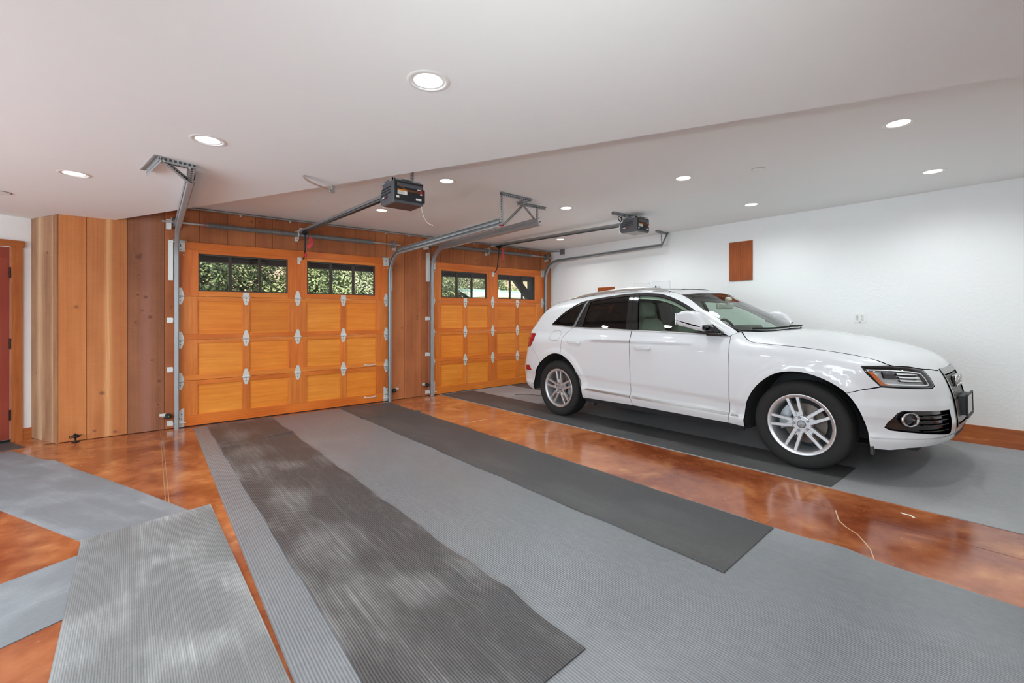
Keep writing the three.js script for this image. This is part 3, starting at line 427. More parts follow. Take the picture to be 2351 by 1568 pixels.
{ // loose curved strap under the slanting edge
  const h = thing('ceiling_strap', 'short curved steel strap hanging under the slanting ceiling edge', 'strap', [0, 0, 0]);
  const pts = [[0.905, YS - 0.002, 3.115], [0.925, YS - 0.022, 3.11], [0.965, YS - 0.035, 3.09], [1.03, YS - 0.042, 3.055], [1.10, YS - 0.045, 3.02], [1.165, YS - 0.048, 2.985]];
  part('strap', sweep([[-0.001, -0.017], [0.001, -0.017], [0.001, 0.017], [-0.001, 0.017]], new THREE.CatmullRomCurve3(pts.map((p) => new THREE.Vector3(...p))).getPoints(20).map((p) => [p.x, p.y, p.z]), [0.1, 1, 0.1]), M.steel, h);
  part('clip', [at(box(0.035, 0.06, 0.006), 1.172, YS - 0.031, 2.98, 0, 0.45), rod([1.14, YS - 0.055, 3.0], [1.18, YS - 0.06, 2.975], 0.008, 8)], M.steel, h);
}
// ---------- door openers ----------
const logoTex = (() => { const c = document.createElement('canvas'); c.width = 256; c.height = 64; const x = c.getContext('2d'); x.fillStyle = '#34363a'; x.fillRect(0, 0, 256, 64); x.fillStyle = '#e8eef2'; x.beginPath(); x.moveTo(10, 48); x.lineTo(34, 24); x.lineTo(60, 24); x.lineTo(84, 12); x.lineTo(96, 28); x.lineTo(140, 24); x.lineTo(120, 44); x.lineTo(60, 46); x.closePath(); x.fill(); x.fillStyle = '#b03038'; x.beginPath(); x.ellipse(190, 38, 42, 14, -0.15, 0, 6.3); x.fill(); const t = new THREE.CanvasTexture(c); t.colorSpace = THREE.SRGBColorSpace; return t; })();
const labelTex = (() => { const c = document.createElement('canvas'); c.width = 256; c.height = 128; const x = c.getContext('2d'); x.fillStyle = '#f2f0ea'; x.fillRect(0, 0, 256, 128); x.fillStyle = '#d8801e'; x.fillRect(0, 0, 256, 40); x.fillStyle = '#8a8a8a'; for (let i = 0; i < 5; i++) x.fillRect(14, 54 + i * 14, 150 + 60 * ((i * 37) % 3) / 3, 5); const t = new THREE.CanvasTexture(c); t.colorSpace = THREE.SRGBColorSpace; return t; })();
M.opener = std({ color: 0x585a5e, roughness: 0.42 }); M.openerDark = std({ color: 0x26272a, roughness: 0.5 }); M.openerBase = std({ color: 0x5a423a, roughness: 0.6 });
function opener(label, cx, yb, z0, z1, railY0, baseMat) {
  const o = thing('door_opener', label, 'garage opener', [0, 0, 0], 0, 'garage door openers'), w = 0.27, x0 = cx - w / 2, x1 = cx + w / 2, h = 0.175, c = 0.03;
  // housing: side profile with chamfered lower ends
  const prof = [[z0, yb + 0.05], [z0 + 0.02, yb + c * 0.3], [z0 + 0.045, yb], [z1 - 0.012, yb], [z1 - 0.004, yb + 0.012], [z1 - 0.004, yb + h], [z0 + 0.06, yb + h], [z0 + 0.05, yb + h - 0.03], [z0 + 0.01, yb + h - 0.055]];
  const g = extr(prof.map(([z, y]) => [z, y]), w - 0.012, 0.004).rotateY(-Math.PI / 2).translate(x1 - 0.006, 0, 0); part('housing', g, M.opener, o);
  for (const i of [0, 1, 2]) part('side_rib', box(0.006, 0.006, z1 - z0 - 0.10, x0 - 0.002, yb + 0.085 + i * 0.022, (z0 + z1) / 2 - 0.01), M.openerDark, o);
  part('base_cover', bb(x0 + 0.015, x1 - 0.015, yb - 0.006, yb + 0.004, z0 + 0.05, z1 - 0.012, 0.003), baseMat, o);
  part('rear_panel', bb(x0 + 0.008, x1 - 0.008, yb + 0.016, yb + h - 0.004, z1 - 0.006, z1 + 0.006, 0.003), M.openerDark, o);
  part('rear_ledge', bb(x0 + 0.03, x1 - 0.02, yb + h - 0.05, yb + h - 0.02, z1 + 0.004, z1 + 0.014, 0.004), M.opener, o);
  part('side_lens', bb(x1 - 0.004, x1 + 0.022, yb + 0.02, yb + h - 0.035, z0 + 0.05, z1 - 0.012, 0.012), M.openerDark, o);
  const lens = part('light_lens', bb(x0 + 0.03, x1 - 0.03, yb + 0.006, yb + 0.12, z0 - 0.035, z0 + 0.012, 0.012), std({ color: 0xe9e9e4, roughness: 0.4 }), o);
  part('name_plate', new THREE.PlaneGeometry(0.10, 0.026).rotateY(-Math.PI / 2).translate(x0 - 0.0065, yb + 0.06, z0 + 0.10), std({ map: logoTex, roughness: 0.4 }), o);
  part('warning_label', new THREE.PlaneGeometry(0.085, 0.042).translate(x0 + 0.075, yb + 0.085, z1 + 0.0068), std({ map: labelTex, roughness: 0.5 }), o);
  for (const [lx, ly, lw, lh] of [[x0 + 0.035, yb + 0.042, 0.024, 0.017], [x1 - 0.05, yb + 0.042, 0.05, 0.018], [x1 - 0.045, yb + 0.125, 0.032, 0.014]]) part('small_label', box(lw, lh, 0.0012, lx, ly, z1 + 0.0066), M.white, o);
  for (const y of [0.095, 0.108, 0.12]) part('terminal', box(0.014, 0.009, 0.012, x1 - 0.03, yb + y - 0.01, z1 + 0.01), y > 0.1 ? M.red : M.white, o);
  const wire = std({ color: 0x8a5636, roughness: 0.6 }); for (let i = 0; i < 4; i++) part('wire', tube([[x0 + 0.028, yb + h + 0.012, z1 - 0.01], [x0 + 0.036, yb + h - 0.02, z1 + 0.012], [x0 + 0.06 + 0.012 * i, yb + 0.125 - 0.006 * i, z1 + 0.016], [x0 + 0.13 + 0.01 * i, yb + 0.093 + 0.004 * i, z1 + 0.015], [x1 - 0.06, yb + 0.092 + 0.006 * i, z1 + 0.014], [x1 - 0.036, yb + 0.084 + 0.011 * i, z1 + 0.012]], 0.0016, 30, 6), wire, o);
  part('top_plate', [bb(x0 + 0.01, x1 - 0.03, yb + h, yb + h + 0.016, z0 + 0.05, z0 + 0.08), bb(x0 + 0.0, x1 - 0.03, yb + h, yb + h + 0.02, z1 - 0.03, z1 - 0.002), bb(x0, x0 + 0.025, yb + h, yb + h + 0.018, z0 + 0.02, z1)], M.punched, o);
  // rail to the header
  const y1 = yb + h + 0.006, zr0 = 0.035; part('rail', [barBetween([cx, railY0, zr0], [cx, y1 - 0.02, z0 + 0.06], 0.05, 0.004), barBetween([cx, railY0 - 0.02, zr0], [cx, y1 - 0.04, z0 + 0.06], 0.005, 0.045), barBetween([cx - 0.023, railY0 - 0.012, zr0], [cx - 0.023, y1 - 0.032, z0 + 0.06], 0.003, 0.026), barBetween([cx + 0.023, railY0 - 0.012, zr0], [cx + 0.023, y1 - 0.032, z0 + 0.06], 0.003, 0.026)], M.galv, o);
  part('belt', [barBetween([cx + 0.01, railY0 - 0.046, 0.25], [cx + 0.01, y1 - 0.062, z0 - 0.04], 0.012, 0.006), barBetween([cx - 0.01, railY0 - 0.046, 0.25], [cx - 0.01, y1 - 0.062, z0 - 0.04], 0.012, 0.006)], M.black, o);
  part('header_bracket', [box(0.05, 0.075, 0.05, cx, railY0 - 0.005, 0.028), box(0.10, 0.004, 0.12, cx + 0.02, railY0 - 0.03, 0.09), cyl(0.008, 0.08, cx, railY0 - 0.02, 0.07, 'x', 8)], M.zinc, o);
  // trolley, curved arm, release cord
  const tz = 0.24, ty = railY0 - 0.055; part('trolley', [box(0.06, 0.035, 0.12, cx, ty, tz), box(0.03, 0.03, 0.05, cx, ty - 0.02, tz)], M.black, o);
  part('door_arm', tube([[cx, ty - 0.01, tz - 0.01], [cx + 0.004, ty - 0.14, tz - 0.03], [cx + 0.012, ty - 0.24, tz - 0.06], [cx + 0.02, 2.24, 0.13], [cx + 0.022, 2.19, 0.08], [cx + 0.022, 2.172, 0.05]], 0.009, 40, 8), M.black, o);
  return o;
}
const op1 = opener('black opener with brown wires hanging near the slanting ceiling edge, for the left door', 1.64, 2.305, 3.16, 3.43, 2.575, M.openerBase);
const op2 = opener('black opener on a long rail above the car, for the right door', 5.01, 2.475, 3.07, 3.345, 2.70, std({ color: 0xa8a29c, roughness: 0.6 }));
part('hanging_strap', [angleIron([1.815, YC, 3.10], [1.815, 2.49, 3.10], [0, 0, 1], 0.034), angleIron([1.57, 2.488, 3.12], [1.83, 2.488, 3.12], [0, 1, 0], 0.03)], M.punched, op1);
part('hanging_strap', [angleIron([4.62, YC - 0.004, 3.14], [5.20, YC - 0.004, 3.14], [0, -1, 0], 0.034), angleIron([4.9, YC - 0.01, 3.15], [4.9, 2.65, 3.15], [0, 0, 1]), angleIron([5.12, YC - 0.01, 3.15], [5.12, 2.65, 3.15], [0, 0, 1])], M.punched, op2);
part('power_cable', tube([[4.86, 2.67, 3.11], [4.82, 2.70, 3.10], [4.80, 2.66, 3.11], [4.82, 2.62, 3.12], [4.86, 2.635, 3.11], [4.84, 2.69, 3.13]], 0.006, 30, 6), M.black, op2);
part('antenna_wire', tube([[1.755, 2.31, 3.42], [1.775, 2.22, 3.425], [1.81, 2.17, 3.43], [1.86, 2.15, 3.43]], 0.0012, 24, 5), M.white, op1);
part('antenna_wire', tube([[5.13, 2.48, 3.33], [5.14, 2.42, 3.335], [5.10, 2.35, 3.34], [5.09, 2.30, 3.34]], 0.0012, 24, 5), M.white, op2);
function release(x, y, z, label, curl) {
  const o = thing('release_tag', label, 'pull tag', [0, 0, 0], 0, 'emergency release tags');
  const pts = curl ? [[x, y, z], [x + 0.006, y - 0.05, z + 0.012], [x + 0.004, y - 0.10, z + 0.02], [x - 0.035, y - 0.15, z + 0.01]] : [[x, y, z], [x + 0.002, y - 0.08, z + 0.003], [x, y - 0.2, z]];
  part('cord', tube([[x - 0.012, y + 0.07, z - 0.01], [x, y, z], [x - 0.03, y - 0.09, z - 0.02], [x - 0.055, y - 0.22, z - 0.02]].slice(0, curl ? 4 : 2).concat(curl ? [] : [[x, y - 0.16, z - 0.004], [x, y - 0.23, z - 0.004]]), 0.003, 30, 6), std({ color: 0xc46a52, roughness: 0.7 }), o);
  part('tag', sweep([[-0.0008, -0.024], [0.0008, -0.024], [0.0008, 0.024], [-0.0008, 0.024]], new THREE.CatmullRomCurve3(pts.map((p) => new THREE.Vector3(...p))).getPoints(14).map((p) => [p.x, p.y, p.z]), [0.35, 0, 0.94]), M.redTag, o);
  part('knob', curl ? cyl(0.016, 0.045, x - 0.058, y - 0.25, z - 0.02) : cyl(0.012, 0.03, x, y - 0.24, z - 0.004), M.red, o);
}
release(1.70, 2.46, 0.27, 'curled pink release tag with a red knob over the left door', true);
release(5.06, 2.60, 0.27, 'straight pink release tag with a red knob over the right door', false);
// ---------- electrical conduit along the top of the boards ----------
{
  const c = thing('conduit', 'thin grey conduit along the top of the cedar boards', 'conduit', [0, 0, 0]);
  part('pipe', tube([[SOFF(0) + 0.06, YC - 0.018, 0.022], [1, YC - 0.018, 0.022], [3, YC - 0.02, 0.022], [5, YC - 0.02, 0.022], [XR - 0.3, YC - 0.02, 0.022], [XR - 0.12, YC - 0.02, 0.022], [XR - 0.06, YC - 0.02, 0.026], [XR - 0.028, YC - 0.022, 0.05], [XR - 0.02, YC - 0.024, 0.10], [XR - 0.015, YC - 0.03, 0.2], [XR - 0.02, YC - 0.045, 0.31]], 0.011, 120, 8), M.galv, c);
  for (const x of [0.9, 1.5, 2.9, 3.3, 4.6, 5.7]) part('clip', [box(0.02, 0.034, 0.012, x, YC - 0.03, 0.008), cyl(0.005, 0.006, x, YC - 0.043, 0.015, 'z', 8)], M.zinc, c);
  part('junction_box', rbox(0.05, 0.10, 0.10, 0.004, XR - 0.026, YC - 0.06, 0.36), std({ color: 0x8c8984, metalness: 0.5, roughness: 0.5 }), c);
}
// ---------- ceiling lights ----------
const glow = std({ color: 0xffffff, emissive: 0xfff6ea, emissiveIntensity: 2.6, roughness: 0.5 });
const ringGeo = new THREE.LatheGeometry([[0.076, 0.004], [0.078, -0.002], [0.083, -0.004], [0.094, -0.0035], [0.098, 0]].map((p) => new THREE.Vector2(...p)), 40), lensGeo = new THREE.LatheGeometry([[0, -0.0025], [0.04, -0.002], [0.078, 0.001]].map((p) => new THREE.Vector2(...p)), 32);
function ceilingLight(x, y, z, label) {
  const o = thing('ceiling_light', label, 'ceiling light', [x, y, z], 0, 'recessed ceiling lights'); part('trim_ring', ringGeo, M.white, o); part('lens', lensGeo, glow, o);
  const l = new THREE.SpotLight(0xf3fdff, LAMP, 0, 1.45, 0.55, 2); l.name = 'lamp'; l.position.set(0, -0.02, 0); l.target.position.set(0, -1, 0); l.castShadow = true; l.shadow.radius = 3.6; o.add(l, l.target);
}
ceilingLight(-0.467, YS, 2.048, 'recessed light above the red door, leftmost on the low ceiling');
ceilingLight(0.266, YS, 3.488, 'recessed light on the low ceiling beside the left track bracket');
ceilingLight(0.988, YS, 4.971, 'large-looking recessed light on the low ceiling, nearest the top of the picture');
ceilingLight(1.72, YS, 6.42, 'recessed light on the low ceiling above the frame'); ceilingLight(2.45, YS, 7.9, 'recessed light on the low ceiling behind the camera');
ceilingLight(-1.9, YS, 2.9, 'recessed light on the low ceiling left of the frame'); ceilingLight(-1.2, YS, 4.4, 'recessed light on the low ceiling left of the camera'); ceilingLight(-0.45, YS, 5.9, 'recessed light on the low ceiling over the camera'); ceilingLight(0.3, YS, 7.9, 'recessed light on the low ceiling far behind the camera');
ceilingLight(2.28, YC, 2.95, 'recessed light just right of the left opener'); ceilingLight(4.03, YC, 2.90, 'recessed light between the middle bracket and the right opener'); ceilingLight(4.03, YC, 4.48, 'recessed light above the front of the car roof, near the smoke detector');
ceilingLight(5.647, YC, 4.435, 'recessed light above the wooden wall panel'); ceilingLight(5.645, YC, 6.05, 'smaller recessed light at the far right, by the white wall'); ceilingLight(4.03, YC, 6.09, 'larger recessed light at the far right, next to the slanting ceiling edge');
ceilingLight(5.65, YC, 1.18, 'recessed light in the far corner above the right door'); ceilingLight(2.28, YC, 1.333, 'recessed light half hidden under the left opener'); ceilingLight(5.65, YC, 2.85, 'recessed light hidden behind the right opener'); ceilingLight(4.03, YC, 1.3, 'recessed light hidden behind the middle tracks');
ceilingLight(5.65, YC, 7.7, 'recessed light by the white wall behind the frame'); ceilingLight(4.2, YC, 7.7, 'recessed light over the car nose behind the frame');
{ const s = thing('smoke_detector', 'flat white disc on the ceiling between the lights above the car', 'detector', [4.302, YC, 5.061]); part('disc', new THREE.LatheGeometry([[0, -0.006], [0.05, -0.006], [0.056, 0]].map((p) => new THREE.Vector2(...p)), 32), M.white, s); part('rim', new THREE.TorusGeometry(0.055, 0.002, 6, 32).rotateX(Math.PI / 2).translate(0, -0.003, 0), std({ color: 0xb8b6b2, roughness: 0.6 }), s); }
{ const s = thing('ceiling_speaker', 'flat white round ceiling cover cut by the left picture edge', 'cover', [-1.06, YS, 0.92]); part('disc', new THREE.LatheGeometry([[0, -0.006], [0.075, -0.006], [0.085, 0]].map((p) => new THREE.Vector2(...p)), 32), M.white, s); part('rim', new THREE.TorusGeometry(0.083, 0.0025, 6, 32).rotateX(Math.PI / 2).translate(0, -0.003, 0), std({ color: 0x77777a, roughness: 0.6 }), s); }
{ // the photographer's flash, just above and right of the lens
  const f = thing('camera_flash', 'small flash unit beside the camera, outside the picture', 'flash', [0.085, 1.575, 6.88], -YAW);
  part('body', rbox(0.07, 0.11, 0.05, 0.008, 0, -0.07, 0.05), M.black, f); part('head', rbox(0.075, 0.055, 0.09, 0.008, 0, 0.0, 0.055), M.black, f); part('front_lens', box(0.065, 0.045, 0.003, 0, 0, 0.008), std({ color: 0xffffff, emissive: 0xffffff, emissiveIntensity: 2 }), f);
  const l = new THREE.SpotLight(0xf1fdff, FLASH, 0, 1.0, 1, 2); l.name = 'flash_light'; l.position.set(0, 0, -0.01); l.target.position.set(0, 0.04, -1); l.castShadow = true; l.shadow.radius = 1.6; f.add(l, l.target);
}
// ---------- things on the white wall ----------
{
  const onWall = (n, label, cat, y, z) => { const o = thing(n, label, cat, [XR, y, z], -Math.PI / 2); return o; };   // local x runs to +z... local z into the room
  const hatchTex = fir(171, [130, 58, 10], [186, 96, 32]), hatch = std({ map: hatchTex, roughness: 0.5 });
  const boards = (o, w, h) => { for (const s of [-1, 1]) part('board', grainUp(bb(s < 0 ? -w / 2 : 0.0015, s < 0 ? -0.0015 : w / 2, -h / 2, h / 2, 0.0005, 0.018, 0.0015), s * 0.4, 0), hatch, o); };
  boards(onWall('wall_hatch', 'brown two-board wooden panel high on the white wall above the hood', 'panel', 2.152, 3.91), 0.325, 0.56);
  boards(onWall('wall_hatch', 'brown two-board wooden panel low on the wall, only its top showing above the car roof', 'panel', 1.62, 1.475), 0.385, 0.54);
  const ot = onWall('wall_outlet', 'white double electrical outlet on the wall beyond the hood', 'outlet', 1.349, 5.289);
  part('plate', rbox(0.118, 0.115, 0.006, 0.003, 0, 0, 0.0035), M.white, ot); const grey = std({ color: 0x5e5c58, roughness: 0.5 });
  for (const s of [-1, 1]) { const rc = part('receptacle', rbox(0.034, 0.068, 0.003, 0.001, s * 0.024, 0, 0.007), std({ color: 0xe6e4de, roughness: 0.4 }), ot); for (const y of [-0.018, 0.018]) part('slot', [box(0.003, 0.009, 0.001, s * 0.024 - 0.006, y + 0.003, 0.009), box(0.003, 0.007, 0.001, s * 0.024 + 0.006, y + 0.003, 0.009), cyl(0.0026, 0.001, s * 0.024, y - 0.007, 0.009, 'z', 8)], grey, rc); }
  part('test_button', rbox(0.012, 0.008, 0.002, 0.0005, -0.024, 0, 0.0095), grey, ot); part('reset_bar', box(0.02, 0.006, 0.001, 0, -0.048, 0.007), grey, ot);
  const boardTex = (() => { const c = document.createElement('canvas'); c.width = 256; c.height = 192; const x = c.getContext('2d'); x.fillStyle = '#f1f1f1'; x.fillRect(0, 0, 256, 192); x.strokeStyle = '#dcdcdc'; x.lineWidth = 3; x.strokeRect(2, 2, 252, 188); x.fillStyle = '#2d3a72'; x.beginPath(); x.moveTo(52, 46); x.lineTo(64, 46); x.lineTo(80, 78); x.lineTo(36, 78); x.closePath(); x.fill(); x.fillRect(86, 56, 26, 7); x.fillStyle = '#9aa2c0'; x.fillRect(86, 70, 44, 4); const t = new THREE.CanvasTexture(c); t.colorSpace = THREE.SRGBColorSpace; return t; })();
  for (const [z, y, l] of [[2.25, 1.78, 'white board with a small blue mark, nearer the garage doors'], [2.62, 1.79, 'white board with a small blue mark, nearer the front of the car']]) { const b = onWall('wall_board', l, 'board', y, z); part('sheet', rbox(0.34, 0.30, 0.012, 0.002, 0, 0, 0.0065), M.white, b); part('print', new THREE.PlaneGeometry(0.335, 0.295).translate(0, 0, 0.0128), std({ map: boardTex, roughness: 0.5 }), b); part('screw', cyl(0.005, 0.003, 0.15, 0.13, 0.014, 'z', 8), M.steel, b); }
}
{ // dark iron stop shaped like a small bird standing by the boards
  const o = thing('door_stop', 'small dark iron doorstop on the floor by the cedar boards', 'doorstop', [-0.65, floorY(0.075), 0.075]), iron = std({ color: 0x1d1b1c, metalness: 0.5, roughness: 0.45 });
  part('foot', new THREE.LatheGeometry([[0, 0.008], [0.03, 0.007], [0.034, 0.003], [0.034, 0]].map((p) => new THREE.Vector2(...p)), 24), iron, o); part('stem', new THREE.LatheGeometry([[0.013, 0.004], [0.008, 0.02], [0.007, 0.04], [0.012, 0.055]].map((p) => new THREE.Vector2(...p)), 16), iron, o);
  const bodyG = new THREE.SphereGeometry(1, 24, 14).scale(0.034, 0.019, 0.022).translate(0.002, 0.068, 0); part('body', [bodyG, new THREE.SphereGeometry(0.011, 14, 10).translate(-0.004, 0.088, 0), at(new THREE.ConeGeometry(0.011, 0.05, 10), 0.036, 0.072, 0, 0, 0, -1.2)], iron, o); part('tail_ring', new THREE.TorusGeometry(0.012, 0.0035, 8, 20).translate(-0.036, 0.064, 0), iron, o);
}
{ const c = thing('floor_cable', 'thin black cable lying on the mat behind the car', 'cable', [0, 0, 0]); part('cable', tube([[4.75, floorY(1.0) + 0.008, 1.0], [4.95, floorY(1.15) + 0.008, 1.15], [5.05, floorY(1.4) + 0.008, 1.4], [5.2, floorY(1.55) + 0.008, 1.55], [5.25, floorY(1.9) + 0.008, 1.9]], 0.003, 40, 6), M.black, c); }
// ---------- the car's outer surface as a smooth field (x sideways, y up, z forward; rear axle at z = 0, wheels on y = 0) ----------
function curve(pts) {   // monotone cubic through [x, y] pairs
  const n = pts.length, d = [], m = [];
  for (let i = 0; i < n - 1; i++) d.push((pts[i + 1][1] - pts[i][1]) / (pts[i + 1][0] - pts[i][0]));
  m[0] = d[0]; m[n - 1] = d[n - 2];
  for (let i = 1; i < n - 1; i++) m[i] = d[i - 1] * d[i] <= 0 ? 0 : 2 * d[i - 1] * d[i] / (d[i - 1] + d[i]);
  return (x) => {
    if (x <= pts[0][0]) return pts[0][1] + m[0] * (x - pts[0][0]);
    if (x >= pts[n - 1][0]) return pts[n - 1][1] + m[n - 1] * (x - pts[n - 1][0]);
    let i = 0; while (x > pts[i + 1][0]) i++;
    const h = pts[i + 1][0] - pts[i][0], t = (x - pts[i][0]) / h, t2 = t * t, t3 = t2 * t;
    return (2 * t3 - 3 * t2 + 1) * pts[i][1] + (t3 - 2 * t2 + t) * h * m[i] + (3 * t2 - 2 * t3) * pts[i + 1][1] + (t3 - t2) * h * m[i + 1];
  };
}
const smax = (a, b, k) => { const h = Math.max(0, k - Math.abs(a - b)) / k; return Math.max(a, b) + h * h * k * 0.25; };
const smin = (a, b, k) => -smax(-a, -b, k);
const sstep = (a, b, x) => { const t = Math.min(1, Math.max(0, (x - a) / (b - a))); return t * t * (3 - 2 * t); };
const carPlan = curve([[-0.98, 0.66], [-0.9, 0.775], [-0.78, 0.85], [-0.6, 0.905], [-0.3, 0.937], [0, 0.946], [0.6, 0.942], [1.4, 0.94], [2.2, 0.942], [2.7, 0.947], [3.0, 0.94], [3.2, 0.917], [3.35, 0.875], [3.48, 0.80], [3.58, 0.70], [3.66, 0.57]]);
const carSect = curve([[0.2, -0.075], [0.27, -0.04], [0.33, -0.014], [0.385, 0], [0.43, -0.018], [0.50, -0.015], [0.55, 0.0], [0.65, 0.003], [0.8, 0.002], [0.93, -0.002], [0.985, -0.012], [1.05, -0.032], [1.13, -0.052], [1.2, -0.075]]);
const carHood = curve([[-1, 1.17], [0.5, 1.17], [2.0, 1.15], [2.4, 1.135], [2.6, 1.125], [2.8, 1.103], [3.0, 1.068], [3.2, 1.022], [3.38, 0.967], [3.5, 0.915], [3.58, 0.868], [3.66, 0.79]]);
const carRear = curve([[0.2, -0.70], [0.28, -0.80], [0.36, -0.895], [0.46, -0.93], [0.55, -0.935], [0.66, -0.915], [0.8, -0.87], [0.95, -0.835], [1.08, -0.785], [1.2, -0.68], [1.32, -0.58], [1.43, -0.45], [1.6, -0.25]]);
const carNose = curve([[0.2, 3.55], [0.27, 3.625], [0.34, 3.66], [0.42, 3.672], [0.5, 3.666], [0.6, 3.655], [0.7, 3.633], [0.8, 3.60], [0.88, 3.562], [1.0, 3.48]]);
const carRoof = curve([[-0.6, 1.47], [-0.3, 1.533], [0, 1.575], [0.4, 1.607], [0.8, 1.622], [1.1, 1.620], [1.4, 1.597], [1.7, 1.552], [2.0, 1.48]]);
function carLower(a, y, z) {
  const ys = y + 0.04 * (z - 1.2) * sstep(-0.3, 0.4, z) * (1 - sstep(2.4, 2.9, z)) + 0.05 * sstep(2.4, 2.9, z);
  let w = carPlan(z) + carSect(ys);
  for (const zc of [0, 2.807]) { const r = Math.hypot(z - zc - 0.008, y - 0.365); if (r < 0.54) w += 0.011 * (1 - sstep(0.47, 0.53, r)) * sstep(0.24, 0.3, y); }
  if (z > 2.9) w += 0.010 * (1 - sstep(0.585, 0.625, y)) * sstep(3.15, 3.35, z);
  let f = smax(a - w, (y - carHood(z) + 0.085 * Math.pow(a / 0.78, 2.4)), 0.07);
  f = smax(f, z - carNose(y) - 0.008 * (1 - sstep(0.585, 0.625, y)) * sstep(0.27, 0.33, a) + 0.16 * a * a + 0.25 * a ** 6, 0.09);
  f = smax(f, carRear(y) + 0.14 * a * a + 0.2 * a ** 6 - z, 0.10);
  return Math.max(f, 0.17 - y);
}
function carCabin(a, y, z) {
  const t = y - 1.12, c = z > 0.9 ? 0.055 * ((z - 0.9) / 1.3) ** 2 : 0.06 * ((z - 0.9) / 1.4) ** 2;
  const side = (a - (0.897 - 0.33 * t - 0.27 * Math.max(0, t) ** 2 - c)) * 0.93;
  let f = smax(side, y - carRoof(z) + 0.045 * (a / 0.62) ** 2 , 0.11);
  const ws = (y - (1.545 - 0.515 * (z + 0.2 * (a / 0.7) ** 2 - 1.68))) * 0.889;
  f = smax(f, ws, 0.035);
  return Math.max(1.0 - y, smax(f, (carRear(y) + 0.14 * a * a + 0.2 * a ** 6 - z) * 0.8, 0.05));
}
function carField(x, y, z) { const a = Math.abs(x); return smin(carLower(a, y, z), carCabin(a, y, z), 0.035); }
function carHit(px, py, pz, dx, dy, dz, reach) {   // first point of the surface from p along d, or null
  const n = 32; let t0 = 0, f0 = carField(px, py, pz);
  if (f0 < 0) return null;
  for (let i = 1; i <= n; i++) {
    let t1 = reach * i / n; const f1 = carField(px + dx * t1, py + dy * t1, pz + dz * t1);
    if (f1 < 0) {
      for (let k = 0; k < 17; k++) { const tm = (t0 + t1) / 2; if (carField(px + dx * tm, py + dy * tm, pz + dz * tm) < 0) t1 = tm; else t0 = tm; }
      return [px + dx * t0, py + dy * t0, pz + dz * t0];
    }
    t0 = t1;
  }
  return null;
}
function carNormal(x, y, z, e = 0.0015) {
  const g = [carField(x + e, y, z) - carField(x - e, y, z), carField(x, y + e, z) - carField(x, y - e, z), carField(x, y, z + e) - carField(x, y, z - e)], l = Math.hypot(...g) || 1;
  return g.map((v) => v / l);
}
// ---------- the car ----------
const C7 = Math.SQRT1_2;
const PROJ = {   // direction of view for a panel outline: place(u, v) gives the start of the ray, dir its direction
  side: { place: (u, v) => [-1.35, v, u], dir: [1, 0, 0], uv: (p) => [p[2], p[1]], reach: 1.4 },
  top: { place: (u, v) => [u, 2.1, v], dir: [0, -1, 0], uv: (p) => [p[0], p[2]], reach: 1.9 },
  front: { place: (u, v) => [u, v, 4.2], dir: [0, 0, -1], uv: (p) => [p[0], p[1]], reach: 1.6 },
  rear: { place: (u, v) => [u, v, -1.5], dir: [0, 0, 1], uv: (p) => [p[0], p[1]], reach: 1.9 },
  fl: { place: (u, v) => [C7 * (u - 3.8), v, C7 * (u + 3.8)], dir: [C7, 0, -C7], uv: (p) => [C7 * (p[0] + p[2]), p[1]], reach: 2.0 },
  rl: { place: (u, v) => [C7 * (u - 2.0), v, C7 * (-u - 2.0)], dir: [C7, 0, C7], uv: (p) => [C7 * (p[0] - p[2]), p[1]], reach: 1.8 },
};
const s3 = (z, y) => carHit(-1.35, y, z, 1, 0, 0, 1.4), f3 = (x, y) => carHit(x, y, 4.2, 0, 0, -1, 1.6), r3 = (x, y) => carHit(x, y, -1.5, 0, 0, 1, 1.9), t3 = (x, z) => carHit(x, 2.1, z, 0, -1, 0, 1.9);
function smooth(pts, n) { return new THREE.CatmullRomCurve3(pts.map((p) => new THREE.Vector3(p[0], p[1], 0)), false, 'centripetal').getPoints(n).map((v) => [v.x, v.y]); }
function inset(poly, d) {
  let A = 0; poly.forEach((p, i) => { const q = poly[(i + 1) % poly.length]; A += p[0] * q[1] - q[0] * p[1]; }); const s = A > 0 ? 1 : -1;
  return poly.map((p, i) => { const a = poly[(i + poly.length - 1) % poly.length], b = poly[(i + 1) % poly.length]; let e1 = [p[0] - a[0], p[1] - a[1]], e2 = [b[0] - p[0], b[1] - p[1]]; const l1 = Math.hypot(...e1) || 1, l2 = Math.hypot(...e2) || 1; const n = [-(e1[1] / l1 + e2[1] / l2), e1[0] / l1 + e2[0] / l2], l = Math.hypot(...n) || 1, c = Math.max(0.4, l / 2); return [p[0] + s * d * n[0] / l / c, p[1] + s * d * n[1] / l / c]; });
}
function densify(poly, step) { const o = []; poly.forEach((p, i) => { const q = poly[(i + 1) % poly.length], n = Math.max(1, Math.ceil(Math.hypot(q[0] - p[0], q[1] - p[1]) / step)); for (let k = 0; k < n; k++) o.push([mix(p[0], q[0], k / n), mix(p[1], q[1], k / n)]); }); return o; }
function inPoly(poly, x, y) { let c = false; for (let i = 0, j = poly.length - 1; i < poly.length; j = i++) if ((poly[i][1] > y) !== (poly[j][1] > y) && x < (poly[j][0] - poly[i][0]) * (y - poly[i][1]) / (poly[j][1] - poly[i][1]) + poly[i][0]) c = !c; return c; }
